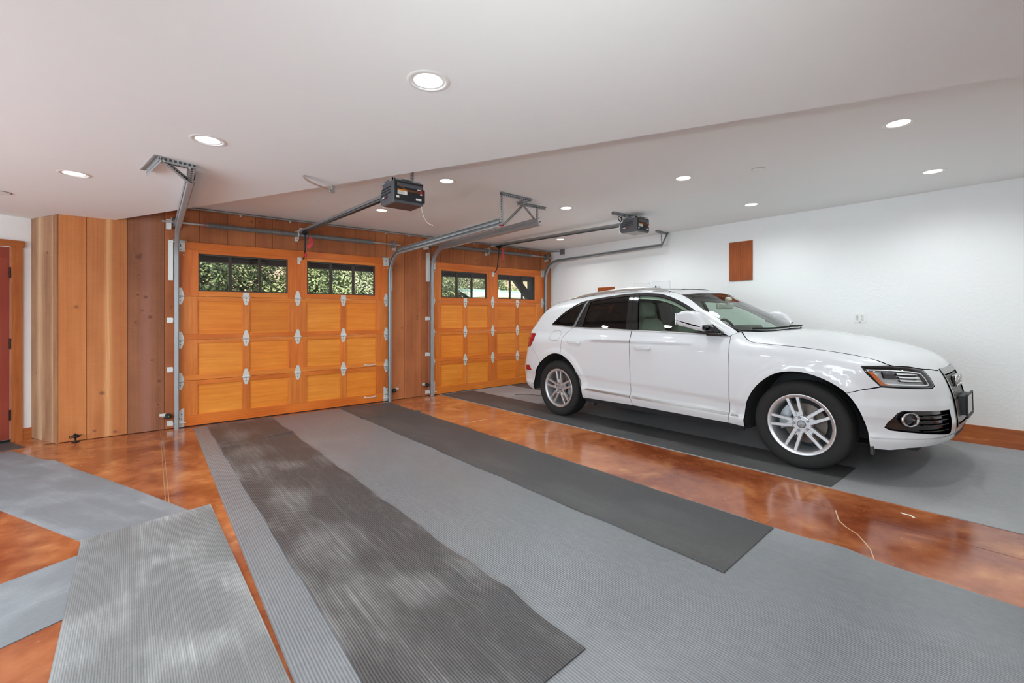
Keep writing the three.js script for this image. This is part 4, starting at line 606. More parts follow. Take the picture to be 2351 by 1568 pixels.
function keyhole(outer, hole) {   // bridge a hole into the outline
  let best = [1e9, 0, 0]; outer.forEach((p, i) => hole.forEach((q, j) => { const d = (p[0] - q[0]) ** 2 + (p[1] - q[1]) ** 2; if (d < best[0]) best = [d, i, j]; }));
  const ar = (P) => P.reduce((s, p, i) => { const q = P[(i + 1) % P.length]; return s + p[0] * q[1] - q[0] * p[1]; }, 0); const h = ar(outer) * ar(hole) > 0 ? hole.slice().reverse() : hole; let j = h.indexOf(hole[best[2]]);
  const hh = h.slice(j).concat(h.slice(0, j)); return outer.slice(0, best[1] + 1).concat(hh, [hh[0]], outer.slice(best[1]));
}
function panel(outline, projName, o = {}) {
  const pr = PROJ[projName], step = o.step ?? 0.028, lift = o.lift ?? 0, flange = o.flange ?? 0.012; let poly = o.gap ? inset(outline, o.gap) : outline; poly = densify(poly, step * 0.7); const rim = poly;
  let holeRim = null; if (o.hole) { holeRim = densify(o.hole, step * 0.7); poly = keyhole(poly, holeRim); }
  let x0 = 1e9, x1 = -1e9, y0 = 1e9, y1 = -1e9; for (const [x, y] of poly) { x0 = Math.min(x0, x); x1 = Math.max(x1, x); y0 = Math.min(y0, y); y1 = Math.max(y1, y); }
  const nx = Math.max(1, Math.ceil((x1 - x0) / step)), ny = Math.max(1, Math.ceil((y1 - y0) / step)), dx = (x1 - x0) / nx, dy = (y1 - y0) / ny, touched = new Map(), key = (i, j) => i * 4096 + j;
  poly.forEach((p, i) => { const q = poly[(i + 1) % poly.length]; for (let a = Math.floor((Math.min(p[0], q[0]) - x0) / dx - 1e-6); a <= Math.floor((Math.max(p[0], q[0]) - x0) / dx + 1e-6); a++) for (let b = Math.floor((Math.min(p[1], q[1]) - y0) / dy - 1e-6); b <= Math.floor((Math.max(p[1], q[1]) - y0) / dy + 1e-6); b++) touched.set(key(a, b), 1); });
  const pos = [], nor = [], uv = [], idx = [], ids = new Map();
  const vert = (x, y) => {
    const k = Math.round(x * 2e4) + ':' + Math.round(y * 2e4); if (ids.has(k)) return ids.get(k);
    const h = carHit(...pr.place(x, y), ...pr.dir, pr.reach); let id = -1; if (h) { const n = carNormal(...h); id = pos.length / 3; pos.push(h[0] + n[0] * lift, h[1] + n[1] * lift, h[2] + n[2] * lift); nor.push(...n); uv.push(x, y); } ids.set(k, id); return id;
  };
  const tri = (a, b, c) => { if (a < 0 || b < 0 || c < 0 || a === b || b === c || a === c) return; const P = (i) => [pos[3 * i], pos[3 * i + 1], pos[3 * i + 2]], A = P(a), B = P(b), D = P(c), e = B.map((v, i) => v - A[i]), f = D.map((v, i) => v - A[i]), n = [e[1] * f[2] - e[2] * f[1], e[2] * f[0] - e[0] * f[2], e[0] * f[1] - e[1] * f[0]]; (n[0] * nor[3 * a] + n[1] * nor[3 * a + 1] + n[2] * nor[3 * a + 2] > 0) ? idx.push(a, b, c) : idx.push(a, c, b); };
  for (let i = 0; i < nx; i++) for (let j = 0; j < ny; j++) {
    const a = x0 + i * dx, b = a + dx, c = y0 + j * dy, d = c + dy;
    if (!touched.has(key(i, j))) { if (!inPoly(poly, (a + b) / 2, (c + d) / 2)) continue; const v = [vert(a, c), vert(b, c), vert(b, d), vert(a, d)]; tri(v[0], v[1], v[2]); tri(v[0], v[2], v[3]); continue; }
    const q = clipRect(poly, a, b, c, d), cl = q.filter((p, k) => { const n = q[(k + 1) % q.length]; return Math.hypot(p[0] - n[0], p[1] - n[1]) > 1e-5; }); if (cl.length < 3) continue;
    for (const t of THREE.ShapeUtils.triangulateShape(cl.map((p) => new THREE.Vector2(p[0], p[1])), [])) { const A = cl[t[0]], B = cl[t[1]], D = cl[t[2]]; if (Math.abs((B[0] - A[0]) * (D[1] - A[1]) - (D[0] - A[0]) * (B[1] - A[1])) < 1e-9) continue; tri(vert(...A), vert(...B), vert(...D)); }
  }
  if (flange) for (const ring of holeRim ? [rim, holeRim] : [rim]) {   // edge turned inwards
    const e = ring.map(([x, y]) => { const i = vert(x, y); return i < 0 ? null : [[pos[3 * i], pos[3 * i + 1], pos[3 * i + 2]], [nor[3 * i], nor[3 * i + 1], nor[3 * i + 2]]]; });
    for (let i = 0; i < e.length; i++) {
      const A = e[i], B = e[(i + 1) % e.length]; if (!A || !B) continue; const d = B[0].map((v, k) => v - A[0][k]), n = [d[1] * A[1][2] - d[2] * A[1][1], d[2] * A[1][0] - d[0] * A[1][2], d[0] * A[1][1] - d[1] * A[1][0]], l = Math.hypot(...n) || 1, b = pos.length / 3;
      for (const [p, m] of [A, B]) for (const t of [0, flange]) { pos.push(p[0] - m[0] * t, p[1] - m[1] * t, p[2] - m[2] * t); nor.push(n[0] / l, n[1] / l, n[2] / l); uv.push(0, 0); }
      idx.push(b, b + 2, b + 1, b + 1, b + 2, b + 3);
    }
  }
  const g = new THREE.BufferGeometry(); g.setAttribute('position', new THREE.Float32BufferAttribute(pos, 3)); g.setAttribute('normal', new THREE.Float32BufferAttribute(nor, 3)); g.setAttribute('uv', new THREE.Float32BufferAttribute(uv, 2)); g.setIndex(idx); return g;
}
function mirrored(g) { const m = g.clone(), p = m.attributes.position, n = m.attributes.normal; for (let i = 0; i < p.count; i++) { p.setX(i, -p.getX(i)); n.setX(i, -n.getX(i)); } if (m.index) { const a = m.index.array; for (let i = 0; i < a.length; i += 3) { const t = a[i]; a[i] = a[i + 1]; a[i + 1] = t; } } else { for (const k of Object.keys(m.attributes)) { const at_ = m.attributes[k], s = at_.itemSize; for (let i = 0; i < p.count; i += 3) for (let q = 0; q < s; q++) { const t = at_.array[i * s + q]; at_.array[i * s + q] = at_.array[(i + 1) * s + q]; at_.array[(i + 1) * s + q] = t; } } } return m; }
function soft(g, crease = 0.7) { return toCreasedNormals(g.index ? g.toNonIndexed() : g, crease); }
const K = {
  paint: phy({ color: 0xd6d6d8, roughness: 0.32, clearcoat: 1, clearcoatRoughness: 0.04 }),
  clear: phy({ color: 0xdcebe2, transmission: 1, thickness: 0, roughness: 0, ior: 1.5 }),
  wind: phy({ color: 0xe2eee6, transmission: 1, thickness: 0, roughness: 0, ior: 1.5 }),
  privacy: phy({ color: 0x4a4a4c, transmission: 1, thickness: 0, roughness: 0, ior: 1.5 }),
  gloss: phy({ color: 0x121216, roughness: 0.18, clearcoat: 0.6 }),
  trim: std({ color: 0x2a2a2c, roughness: 0.5 }),
  slat: std({ color: 0xd2d2d0, metalness: 0.35, roughness: 0.25 }),
  chrome: std({ color: 0xd8d8da, metalness: 1, roughness: 0.12 }),
  satin: std({ color: 0xb6b6b4, metalness: 0.85, roughness: 0.38 }),
  alloy: std({ color: 0xc9cacc, metalness: 0.7, roughness: 0.34 }),
  alloyIn: std({ color: 0x8d8e90, metalness: 0.6, roughness: 0.5 }),
  iron: std({ color: 0x6b625c, metalness: 0.7, roughness: 0.55 }),
  caliper: std({ color: 0x9ea3a6, metalness: 0.5, roughness: 0.5 }),
  well: std({ color: 0x37383a, roughness: 0.95 }),
  amber: phy({ color: 0xc25a12, roughness: 0.2, clearcoat: 1 }),
  lampSilver: std({ color: 0xcfd1d3, metalness: 0.35, roughness: 0.25 }),
  lampDark: std({ color: 0x4a4a4c, metalness: 0.5, roughness: 0.25 }),
  lampWhite: std({ color: 0xeceeee, roughness: 0.3 }),
  redLens: phy({ color: 0xa3141c, roughness: 0.15, clearcoat: 1 }),
  leather: std({ color: 0xa9aca0, roughness: 0.6 }),
  lining: std({ color: 0xc4c6ba, roughness: 0.85 }),
  dash: std({ color: 0x5b5854, roughness: 0.7 }),
  carpet: std({ color: 0x2c2c2c, roughness: 1 }),
  tyre: std({ color: 0x1f1e1d, roughness: 0.82, bumpMap: (() => { const t = tex(512, 64, (u, v) => (v < 0.06 || v > 0.94) ? 0.5 : (0.35 + 0.65 * (vn(u * 240, v * 6, 951, 240, 6) > 0.5 ? 1 : 0) * 0.5 + 0.25 * vn(u * 500, v * 60, 953, 500, 60)), false); return t; })(), bumpScale: 0.0008 }),
};
const car = thing('car', 'white five-door sport utility car parked nose out beside the white wall', 'car', [5.05, floorY(2.65) + 0.0095, 2.65]); car.rotation.x = -Math.atan(SLOPE);
const both = (name, g, m, parent) => { const a = part(name, g, m, parent), b = part(name, mirrored(g), m, parent); return [a, b]; };
{
  // key lines in side view (z, y)
  const archF = smooth([[2.378, 0.27], [2.381, 0.362], [2.408, 0.496], [2.497, 0.653], [2.630, 0.762], [2.760, 0.797], [2.890, 0.788], [3.032, 0.736], [3.135, 0.660], [3.206, 0.55], [3.246, 0.42], [3.262, 0.334], [3.264, 0.262]], 48);
  const archR = smooth([[0.430, 0.285], [0.444, 0.40], [0.425, 0.50], [0.365, 0.610], [0.262, 0.722], [0.110, 0.803], [-0.03, 0.812], [-0.16, 0.765], [-0.283, 0.682], [-0.37, 0.591], [-0.431, 0.477], [-0.456, 0.375], [-0.462, 0.288]], 48);
  const belt = curve([[-0.17, 1.19], [0.407, 1.15], [1.155, 1.125], [1.907, 1.096], [2.222, 1.074]]), beltPts = (a, b, n = 10) => Array.from({ length: n + 1 }, (_, i) => [mix(a, b, i / n), belt(mix(a, b, i / n))]);
  const dloTop = smooth([[-0.17, 1.19], [-0.10, 1.255], [-0.006, 1.332], [0.195, 1.444], [0.327, 1.487], [0.603, 1.520], [0.994, 1.547], [1.22, 1.541], [1.443, 1.510], [1.639, 1.440], [1.805, 1.352], [1.967, 1.249], [2.161, 1.108], [2.222, 1.074]], 60);
  const dlo = dloTop.concat(beltPts(2.20, -0.15, 24)), dloIn = inset(dlo, 0.027);
  const g1 = [[1.160, 1.124], [1.156, 0.94], [1.165, 0.63], [1.153, 0.384], [1.172, 0.292]], g2 = [[2.238, 0.28], [2.247, 0.47], [2.254, 0.777], [2.250, 0.95], [2.232, 1.073]], g3 = [[0.27, 1.158], [0.17, 1.092], [0.114, 1.03], [0.102, 0.93], [0.100, 0.808]];
  // fender, doors, body side
  const seam = smooth([[-0.523, 0.885], [-0.46, 0.835], [-0.40, 0.785], [-0.35, 0.737], [-0.30, 0.688]], 10);
  const split = [[3.135, 0.660], [3.225, 0.694], [3.331, 0.725]], headRear = [[3.331, 0.725], [3.253, 0.819], [3.223, 0.870]], hoodLine = smooth([[3.372, 0.876], [3.275, 0.916], [3.141, 0.947], [2.931, 0.980], [2.695, 1.004], [2.50, 1.018], [2.431, 1.026], [2.37, 1.051], [2.288, 1.114]], 40);
  const iF = archF.findIndex((p) => p[0] > 3.13), G = 0.0022;
  const [fender] = both('front_fender', panel([...archF.slice(0, iF), ...split, ...headRear.slice(1), [3.30, 0.8715], ...hoodLine, [2.245, 1.09], ...g2.slice().reverse()], 'side', { gap: G }), K.paint, car);
  const fd = both('front_door', panel([...g2, ...beltPts(2.2, 1.165, 10), ...g1.slice(1)], 'side', { gap: G }), K.paint, car);
  const iR = archR.findIndex((p) => p[0] < 0.10), rd = both('rear_door', panel([...g1.slice().reverse(), ...beltPts(1.155, 0.28, 8), ...g3.slice(0), ...archR.slice(0, iR).reverse()], 'side', { gap: G }), K.paint, car);
  const roofSeam = []; for (let z = 1.56; z > -0.27; z -= 0.08) roofSeam.push([z, t3(-0.60, z)[1]]);
  const dRear = [1.44, 1.40, 1.35, 1.3, 1.25, 1.2, 1.15, 1.1, 1.072].map((y) => { const h = r3(-0.70, y); return [h[2], y]; });
  both('body_side', panel([...beltPts(0.28, -0.15, 6), ...dloTop, [2.236, 1.083], [2.278, 1.108], [2.21, 1.15], [2.019, 1.258], [1.885, 1.339], [1.73, 1.438], [1.616, 1.500], ...roofSeam, [-0.31, 1.462], ...dRear.slice(1), [-0.46, 1.068], [-0.453, 0.984], ...seam, ...archR.slice(iR, archR.findIndex((p) => p[0] < -0.29)).reverse(), ...g3.slice().reverse()], 'side', { gap: 0.0012 }), K.paint, car);
  // lower black sill below the doors
  both('sill_trim', panel([[0.44, 0.283], [0.45, 0.235], [2.36, 0.225], [2.372, 0.274], [2.238, 0.274], [1.17, 0.286]], 'side', { lift: -0.006 }), K.trim, car);
  for (const [d, a, b] of [[rd, 0.505, 1.15], [fd, 1.178, 2.235]]) { const y = (z) => 0.406 - 0.0236 * (z - 0.505), g = panel([[a, y(a) - 0.011], [b, y(b) - 0.011], [b, y(b) + 0.011], [a, y(a) + 0.011]], 'side', { lift: 0.007, flange: 0.008 }); part('side_moulding', g, K.satin, d[0]); part('side_moulding', mirrored(g), K.satin, d[1]); }
  const fm = panel([[2.262, 0.354], [2.33, 0.360], [2.262, 0.376]], 'side', { lift: 0.007, flange: 0.008 }); both('side_moulding', fm, K.satin, car);
  // door handles
  const handle = (z, y) => { const n = []; for (let i = 0; i <= 10; i++) { const t = i / 10, zz = z - 0.1 + 0.2 * t, h = s3(zz, y); n.push([h[0] - 0.012 - 0.026 * Math.sin(Math.PI * t) ** 0.35, y + 0.002, zz]); } return soft(merge([sweep([[-0.014, -0.008], [0.014, -0.008], [0.016, 0.0], [0.012, 0.008], [-0.012, 0.008], [-0.016, 0]], n, [0, 1, 0]), rbox(0.03, 0.036, 0.04, 0.012, s3(z + 0.085, y)[0] - 0.012, y, z + 0.088, 2), rbox(0.03, 0.03, 0.03, 0.012, s3(z - 0.09, y)[0] - 0.01, y, z - 0.09, 2)])); };
  for (const [d, z, y] of [[rd, 0.331, 0.966], [fd, 1.323, 0.936]]) { const g = handle(z, y); part('handle', g, K.paint, d[0]); part('handle', mirrored(g), K.paint, d[1]); const el = Array.from({ length: 28 }, (_, i) => [z + 0.002 + 0.066 * Math.cos(i / 28 * 6.2832), y + 0.044 * Math.sin(i / 28 * 6.2832)]), el2 = el.map(([a, b]) => [z + (a - z) * 0.95, y + (b - y) * 0.93]), cup = panel(el, 'side', { lift: 0.0008, flange: 0, hole: el2, step: 0.02 }); part('handle_cup', cup, std({ color: 0xcfd0d2, roughness: 0.4 }), d[0]); part('handle_cup', mirrored(cup), std({ color: 0xcfd0d2, roughness: 0.4 }), d[1]); }
  // fuel flap
  const flap = smooth([[-0.135, 1.01], [-0.12, 1.085], [-0.06, 1.108], [0.03, 1.106], [0.056, 1.08], [0.055, 1.0], [0.03, 0.982], [-0.10, 0.985], [-0.135, 1.01]], 36).slice(0, -1); part('fuel_flap', panel(flap, 'side', { lift: 0.0008, flange: 0, hole: inset(flap, 0.003), step: 0.02 }), K.trim, car);
  // side windows: frame pieces, glass, chrome line
  const wf = []; const topIn = dloIn.slice(0, dloTop.length);
  wf.push(panel([...dloTop, ...topIn.slice().reverse()], 'side', { lift: -0.002, flange: 0.01 }));
  wf.push(panel([[1.085, 1.12], [1.245, 1.115], [1.135, 1.535], [1.008, 1.538]], 'side', { lift: -0.001 })); wf.push(panel([[0.235, 1.162], [0.415, 1.15], [0.44, 1.505], [0.345, 1.488]], 'side', { lift: -0.001 })); wf.push(panel([[2.015, 1.085], [2.21, 1.073], [2.14, 1.125], [2.03, 1.205]], 'side', { lift: -0.002 })); wf.push(panel([...beltPts(-0.14, 2.1, 16), ...beltPts(2.1, -0.14, 16).map(([z, y]) => [z, y + 0.012])], 'side', { lift: -0.001 }));
  both('window_frame', merge(wf.map((g) => g)), K.gloss, car);
  both('pillar_strip', panel([[0.257, 1.166], [0.293, 1.164], [0.405, 1.495], [0.374, 1.492]], 'side', { lift: 0.003 }), std({ color: 0x6f7072, metalness: 0.4, roughness: 0.4 }), car);
  both('door_gap_line', panel([[1.158, 1.127], [1.164, 1.127], [1.069, 1.535], [1.063, 1.535]], 'side', { lift: 0.0005, flange: 0 }), K.blackGap ?? M.blackMatt, car);
  both('window_chrome', panel([...beltPts(-0.155, 2.215, 24).map(([z, y]) => [z, y - 0.009]), ...beltPts(2.215, -0.155, 24).map(([z, y]) => [z, y + 0.003])], 'side', { lift: 0.003, flange: 0.006 }), K.satin, car);
  const chromeTop = panel([...dloTop.slice(0, 22), ...inset(dlo, 0.006).slice(0, 22).reverse()], 'side', { lift: 0.002, flange: 0.004, step: 0.03 }); both('window_chrome', chromeTop, K.trim, car);
  const glassPoly = (a, b, ta, tb) => { const t = dloIn.slice(0, dloTop.length).filter((p) => p[0] > ta && p[0] < tb).map(([z, y]) => [z, y + 0.008]); return [...beltPts(b, a, 8).map(([z, y]) => [z, y + 0.004]), ...t]; };
  const gf = panel(glassPoly(1.21, 2.06, 1.10, 2.04), 'side', { lift: -0.007, flange: 0 }); part('window_glass', gf, K.clear, fd[0]); part('window_glass', mirrored(gf), K.clear, fd[1]);
  const gr = panel(glassPoly(0.38, 1.12, 0.41, 1.05), 'side', { lift: -0.007, flange: 0 }); part('window_glass', gr, K.privacy, rd[0]); part('window_glass', mirrored(gr), K.privacy, rd[1]);
  both('quarter_glass', panel(glassPoly(-0.10, 0.29, -0.2, 0.37), 'side', { lift: -0.007, flange: 0 }), K.privacy, car);
  // roof, sunroof, rails
  const wsTop = [[-0.60, 1.605], [-0.50, 1.636], [-0.304, 1.676], [0, 1.695]]; const sym = (L) => [...L, ...L.slice(0, -1).reverse().map(([x, z]) => [-x, z])];
  const sunPoly = sym([[-0.40, 1.30], [-0.38, 1.44], [-0.2, 1.475], [0, 1.482]]).concat(sym([[-0.40, 0.55], [-0.2, 0.53], [0, 0.525]]).reverse());
  part('roof', panel([...sym(wsTop), [0.60, 0.6], [0.60, -0.24], [0.58, -0.36], [0.3, -0.42], [0, -0.43], [-0.3, -0.42], [-0.58, -0.36], [-0.60, -0.24], [-0.60, 0.6]], 'top', { step: 0.05, hole: sunPoly }), K.paint, car);
  const sr = part('sunroof', panel(inset(sunPoly, 0.004), 'top', { lift: 0.002, flange: 0.01, step: 0.06 }), K.gloss, car); part('sunroof_deflector', panel([[-0.32, 1.452], [-0.2, 1.48], [0, 1.488], [0.2, 1.48], [0.32, 1.452], [0.32, 1.44], [0.2, 1.468], [0, 1.476], [-0.2, 1.468], [-0.32, 1.44]], 'top', { lift: 0.006, flange: 0.006 }), K.trim, sr);
  const rail = smooth([[-0.17, 1.488], [-0.06, 1.528], [0.12, 1.566], [0.34, 1.592], [0.6, 1.612], [0.88, 1.622], [1.12, 1.618], [1.28, 1.604], [1.39, 1.582], [1.475, 1.550]], 40);
  { const pos = [], n = rail.length, idx = []; rail.forEach(([z, y], i) => { const t = i / (n - 1), h = Math.min(0.032, 0.002 + 0.5 * Math.min(t, 1 - t)), w = 0.014, x = -0.605 - 0.012 * Math.sin(Math.PI * t), q = [[x - w, y - h], [x - w * 1.1, y - h * 0.35], [x - w * 0.5, y], [x + w * 0.5, y], [x + w, y - h * 0.4], [x + w, y - h]]; for (const [a, b] of q) pos.push(a, b, z); }); for (let i = 0; i < n - 1; i++) for (let j = 0; j < 6; j++) { const a = i * 6 + j, b = i * 6 + (j + 1) % 6; idx.push(a, a + 6, b, b, a + 6, b + 6); } idx.push(0, 1, 2, 0, 2, 3, 0, 3, 4, 0, 4, 5); const L = (n - 1) * 6; idx.push(L, L + 2, L + 1, L, L + 3, L + 2, L, L + 4, L + 3, L, L + 5, L + 4); const g = new THREE.BufferGeometry(); g.setAttribute('position', new THREE.Float32BufferAttribute(pos, 3)); g.setIndex(idx); both('roof_rail', soft(g, 0.5), K.satin, car); }
  // windshield with black border, wipers, cowl
  const wsBase = [[-0.757, 2.213], [-0.719, 2.277], [-0.578, 2.372], [-0.421, 2.446], [-0.2, 2.49], [0, 2.503]], wsSide = [[-0.600, 1.612], [-0.640, 1.73], [-0.700, 1.885], [-0.737, 2.019], [-0.762, 2.13]];
  const wsFull = [...sym(wsTop.slice(0)), ...wsSide.slice(1).map(([x, z]) => [-x, z]), ...sym(wsBase).slice().reverse(), ...wsSide.slice(1).reverse()], wsIn = inset(wsFull, 0.022);
  part('windshield', panel(wsFull, 'top', { lift: -0.004, flange: 0, step: 0.06 }), K.wind, car); part('windshield_border', panel(wsFull, 'top', { lift: -0.002, flange: 0.01, hole: wsIn }), K.gloss, car);
  const cowl = [...sym(wsBase), ...sym([[-0.745, 2.29], [-0.70, 2.315], [-0.56, 2.405], [-0.41, 2.478], [-0.2, 2.525], [0, 2.538]]).reverse()]; part('cowl', panel(cowl, 'top', { lift: -0.006 }), K.trim, car);
  const wip = (pts, n) => { const P = pts.map(([x, z]) => { const h = t3(x, z); return [h[0], h[1] + 0.016, h[2]]; }); return tube(P, 0.008, 30, 6); };
  part('wiper', wip([[-0.62, 2.335], [-0.4, 2.44], [-0.15, 2.48], [0.1, 2.485]]), M.blackMatt, car); part('wiper', wip([[0.62, 2.33], [0.5, 2.38], [0.2, 2.46], [-0.1, 2.47]]), M.blackMatt, car);
  // hood
  const hoodEdge = smooth([[-0.738, 2.29], [-0.827, 2.37], [-0.859, 2.431], [-0.870, 2.60], [-0.867, 2.695], [-0.841, 2.931], [-0.797, 3.141], [-0.782, 3.275], [-0.775, 3.372], [-0.66, 3.452], [-0.550, 3.510], [-0.453, 3.539], [-0.338, 3.566], [-0.285, 3.572], [0, 3.590]], 48);
  const hoodBack = sym([[-0.70, 2.317], [-0.56, 2.407], [-0.41, 2.480], [-0.2, 2.527], [0, 2.540]]);
  part('hood', panel([...sym(hoodEdge), ...hoodBack.slice().reverse()], 'top', { gap: 0.002, step: 0.05 }), K.paint, car);
  // headlights (outline as points on the surface, seen from the front corner)
  const uvs = (L) => L.map((p) => PROJ.fl.uv(p)), head = uvs([[-0.900, 0.870, 3.223], [-0.784, 0.872, 3.373], [-0.66, 0.860, 3.452], [-0.557, 0.840, 3.511], [-0.543, 0.790, 3.545], [-0.539, 0.722, 3.576], [-0.582, 0.709, 3.567], [-0.72, 0.716, 3.50], [-0.88, 0.725, 3.331], [-0.905, 0.819, 3.253]]);
  const hl = both('headlight', panel(inset(head, 0.002), 'fl', { lift: -0.05, flange: 0, step: 0.03 }), K.lampSilver, car);
  const inHead = (name, g, m) => { part(name, g, m, hl[0]); part(name, mirrored(g), m, hl[1]); };
  inHead('lamp_rim', panel(head, 'fl', { lift: -0.001, flange: 0.05, hole: inset(head, 0.007), step: 0.025 }), K.gloss);
  inHead('side_marker', panel(uvs([[-0.900, 0.835, 3.259], [-0.887, 0.833, 3.289], [-0.868, 0.750, 3.348], [-0.839, 0.734, 3.396], [-0.878, 0.736, 3.332]]), 'fl', { lift: -0.012, flange: 0.03, step: 0.02 }), K.amber);
  const led = inset(head, 0.017); inHead('light_strip', panel(led, 'fl', { lift: -0.018, flange: 0.012, hole: inset(head, 0.026), step: 0.025 }), K.lampWhite);
  inHead('projector', panel(uvs([[-0.845, 0.842, 3.346], [-0.795, 0.838, 3.400], [-0.793, 0.788, 3.430], [-0.856, 0.787, 3.360]]), 'fl', { lift: -0.028, flange: 0.02, step: 0.02 }), K.lampDark);
  for (const i of [0, 1, 2]) inHead('reflector_fin', panel(uvs([[-0.776, 0.832 - 0.026 * i, 3.415 + 0.008 * i], [-0.61, 0.824 - 0.026 * i, 3.503 + 0.012 * i], [-0.605, 0.812 - 0.026 * i, 3.508 + 0.012 * i], [-0.772, 0.820 - 0.026 * i, 3.42 + 0.008 * i]]), 'fl', { lift: -0.026, flange: 0.02, step: 0.02 }), K.lampWhite);
  inHead('lens', panel(inset(head, 0.003), 'fl', { lift: 0.0005, flange: 0, step: 0.03 }), phy({ color: 0xffffff, transmission: 1, thickness: 0, roughness: 0, ior: 1.5 }));
  // front bumper with fog lamp recess
  const fog = uvs([[-0.872, 0.425, 3.345], [-0.868, 0.47, 3.365], [-0.843, 0.536, 3.408], [-0.822, 0.557, 3.436], [-0.62, 0.552, 3.565], [-0.423, 0.541, 3.634], [-0.407, 0.469, 3.641], [-0.423, 0.372, 3.632], [-0.46, 0.366, 3.626], [-0.629, 0.382, 3.584], [-0.851, 0.408, 3.369]]);
  const e3 = (p) => PROJ.fl.uv(p), bump0 = [...archF.slice(iF).map(([z, y]) => e3(s3(z, y))), ...[[-0.85, 0.262], [-0.785, 0.285], [-0.65, 0.297], [-0.52, 0.303], [-0.262, 0.305]].map(([x, y]) => { const h = f3(x, y); return e3(h); }), ...[0.36, 0.42, 0.5, 0.59, 0.7, 0.78].map((y) => e3(f3(-mix(0.262, 0.292, cl01((y - 0.42) / 0.36)), y))), e3(f3(-0.287, 0.822)), e3([-0.338, 0.816, 3.569]), e3([-0.453, 0.831, 3.541]), e3([-0.553, 0.839, 3.514]), ...[[-0.539, 0.786, 3.548], [-0.534, 0.718, 3.579], [-0.584, 0.704, 3.569], [-0.72, 0.711, 3.503], [-0.878, 0.721, 3.335]].map(e3), e3(s3(3.225, 0.692))];
  both('front_bumper', panel(bump0, 'fl', { gap: 0.0015, hole: fog, flange: 0.035 }), K.paint, car);
  const lipY = (t) => mix(0.352, 0.345, t), lip = []; both('bumper_lip', panel([...[[3.268, 0.352], [3.268, 0.343]].map(([z, y]) => e3(s3(z, y))), ...[-0.8, -0.65, -0.5, -0.27].map((x) => e3(f3(x, 0.349))), ...[-0.27, -0.5, -0.65, -0.8].map((x) => e3(f3(x, 0.355)))], 'fl', { lift: 0.0015, flange: 0.003 }), std({ color: 0xb4b4b4, roughness: 0.5 }), car);
  part('front_bumper', panel([[-0.264, 0.305], [0.264, 0.305], [0.262, 0.384], [-0.262, 0.384]], 'front', { gap: 0.0005 }), K.paint, car); part('lower_intake', panel([[-0.24, 0.312], [0.24, 0.312], [0.235, 0.345], [-0.235, 0.345]], 'front', { lift: 0.002 }), K.trim, car);
  const fr = both('fog_surround', panel(fog, 'fl', { lift: -0.03, flange: 0, step: 0.03 }), K.gloss, car);
  for (const y of [0.515, 0.482, 0.448, 0.405]) { const g = panel(uvs([[-0.70, y, 3.53], [-0.42, y - 0.006, 3.634], [-0.42, y - 0.012, 3.634], [-0.70, y - 0.007, 3.53]]), 'fl', { lift: -0.012, flange: 0.02, step: 0.03 }); part('slat', g, K.trim, fr[0]); part('slat', mirrored(g), K.trim, fr[1]); }
  { const c = [-0.784, 0.490, 3.480], n = new THREE.Vector3(-0.55, 0.02, 0.83).normalize(), q = new THREE.Quaternion().setFromUnitVectors(new THREE.Vector3(0, 0, 1), n), put = (g, off) => g.applyQuaternion(q).translate(c[0] + n.x * off, c[1] + n.y * off, c[2] + n.z * off);
    const ring = put(new THREE.TorusGeometry(0.052, 0.0075, 10, 40).scale(1.18, 0.92, 1.6), -0.008), lens = put(new THREE.LatheGeometry([[0, 0.010], [0.025, 0.008], [0.048, 0]].map((p) => new THREE.Vector2(...p)), 32).rotateX(Math.PI / 2).scale(1.15, 0.9, 1), -0.022), dot = put(new THREE.SphereGeometry(0.022, 20, 12).scale(1, 1, 0.4), -0.018);
    for (const [g, m, nm] of [[ring, K.chrome, 'fog_ring'], [lens, K.gloss, 'fog_lens'], [dot, K.lampDark, 'fog_bulb']]) { part(nm, g, m, fr[0]); part(nm, mirrored(g), m, fr[1]); } }
  // grille, emblem, plate holder
  const gs = (L) => [...L, ...L.slice().reverse().map(([x, y]) => [-x, y])], gOut = gs([[-0.262, 0.386], [-0.262, 0.44], [-0.26, 0.59], [-0.284, 0.74], [-0.288, 0.812], [-0.275, 0.826]]), gIn = inset(gOut, 0.02).map(([x, y]) => [x, y > 0.78 ? y - 0.022 : y]);
  const gr0 = part('grille', panel(gOut, 'front', { lift: -0.045, flange: 0, step: 0.05 }), M.blackMatt, car); part('grille_frame', panel(gOut, 'front', { lift: 0.006, flange: 0.05, hole: gIn, step: 0.03 }), K.satin, gr0);
  for (let i = -8; i <= 8; i++) { const x = i * 0.030; if (Math.abs(x) > 0.245) continue; part('grille_slat', panel([[x - 0.0065, 0.42], [x + 0.0065, 0.42], [x + 0.0065, 0.775], [x - 0.0065, 0.775]], 'front', { lift: -0.002, flange: 0.03, step: 0.06 }), K.slat, gr0); }
  for (const y of [0.602]) part('grille_bar', panel([[-0.25, y - 0.006], [0.25, y - 0.006], [0.25, y + 0.006], [-0.25, y + 0.006]], 'front', { lift: -0.01, flange: 0.02, step: 0.06 }), K.trim, gr0);
  const ez = f3(0, 0.725)[2]; part('emblem_base', rbox(0.27, 0.085, 0.026, 0.012, 0, 0.725, ez + 0.002, 2), K.gloss, gr0); for (let i = 0; i < 4; i++) part('emblem_ring', new THREE.TorusGeometry(0.042, 0.0055, 10, 36).translate((i - 1.5) * 0.064, 0.725, ez + 0.020), K.chrome, gr0);
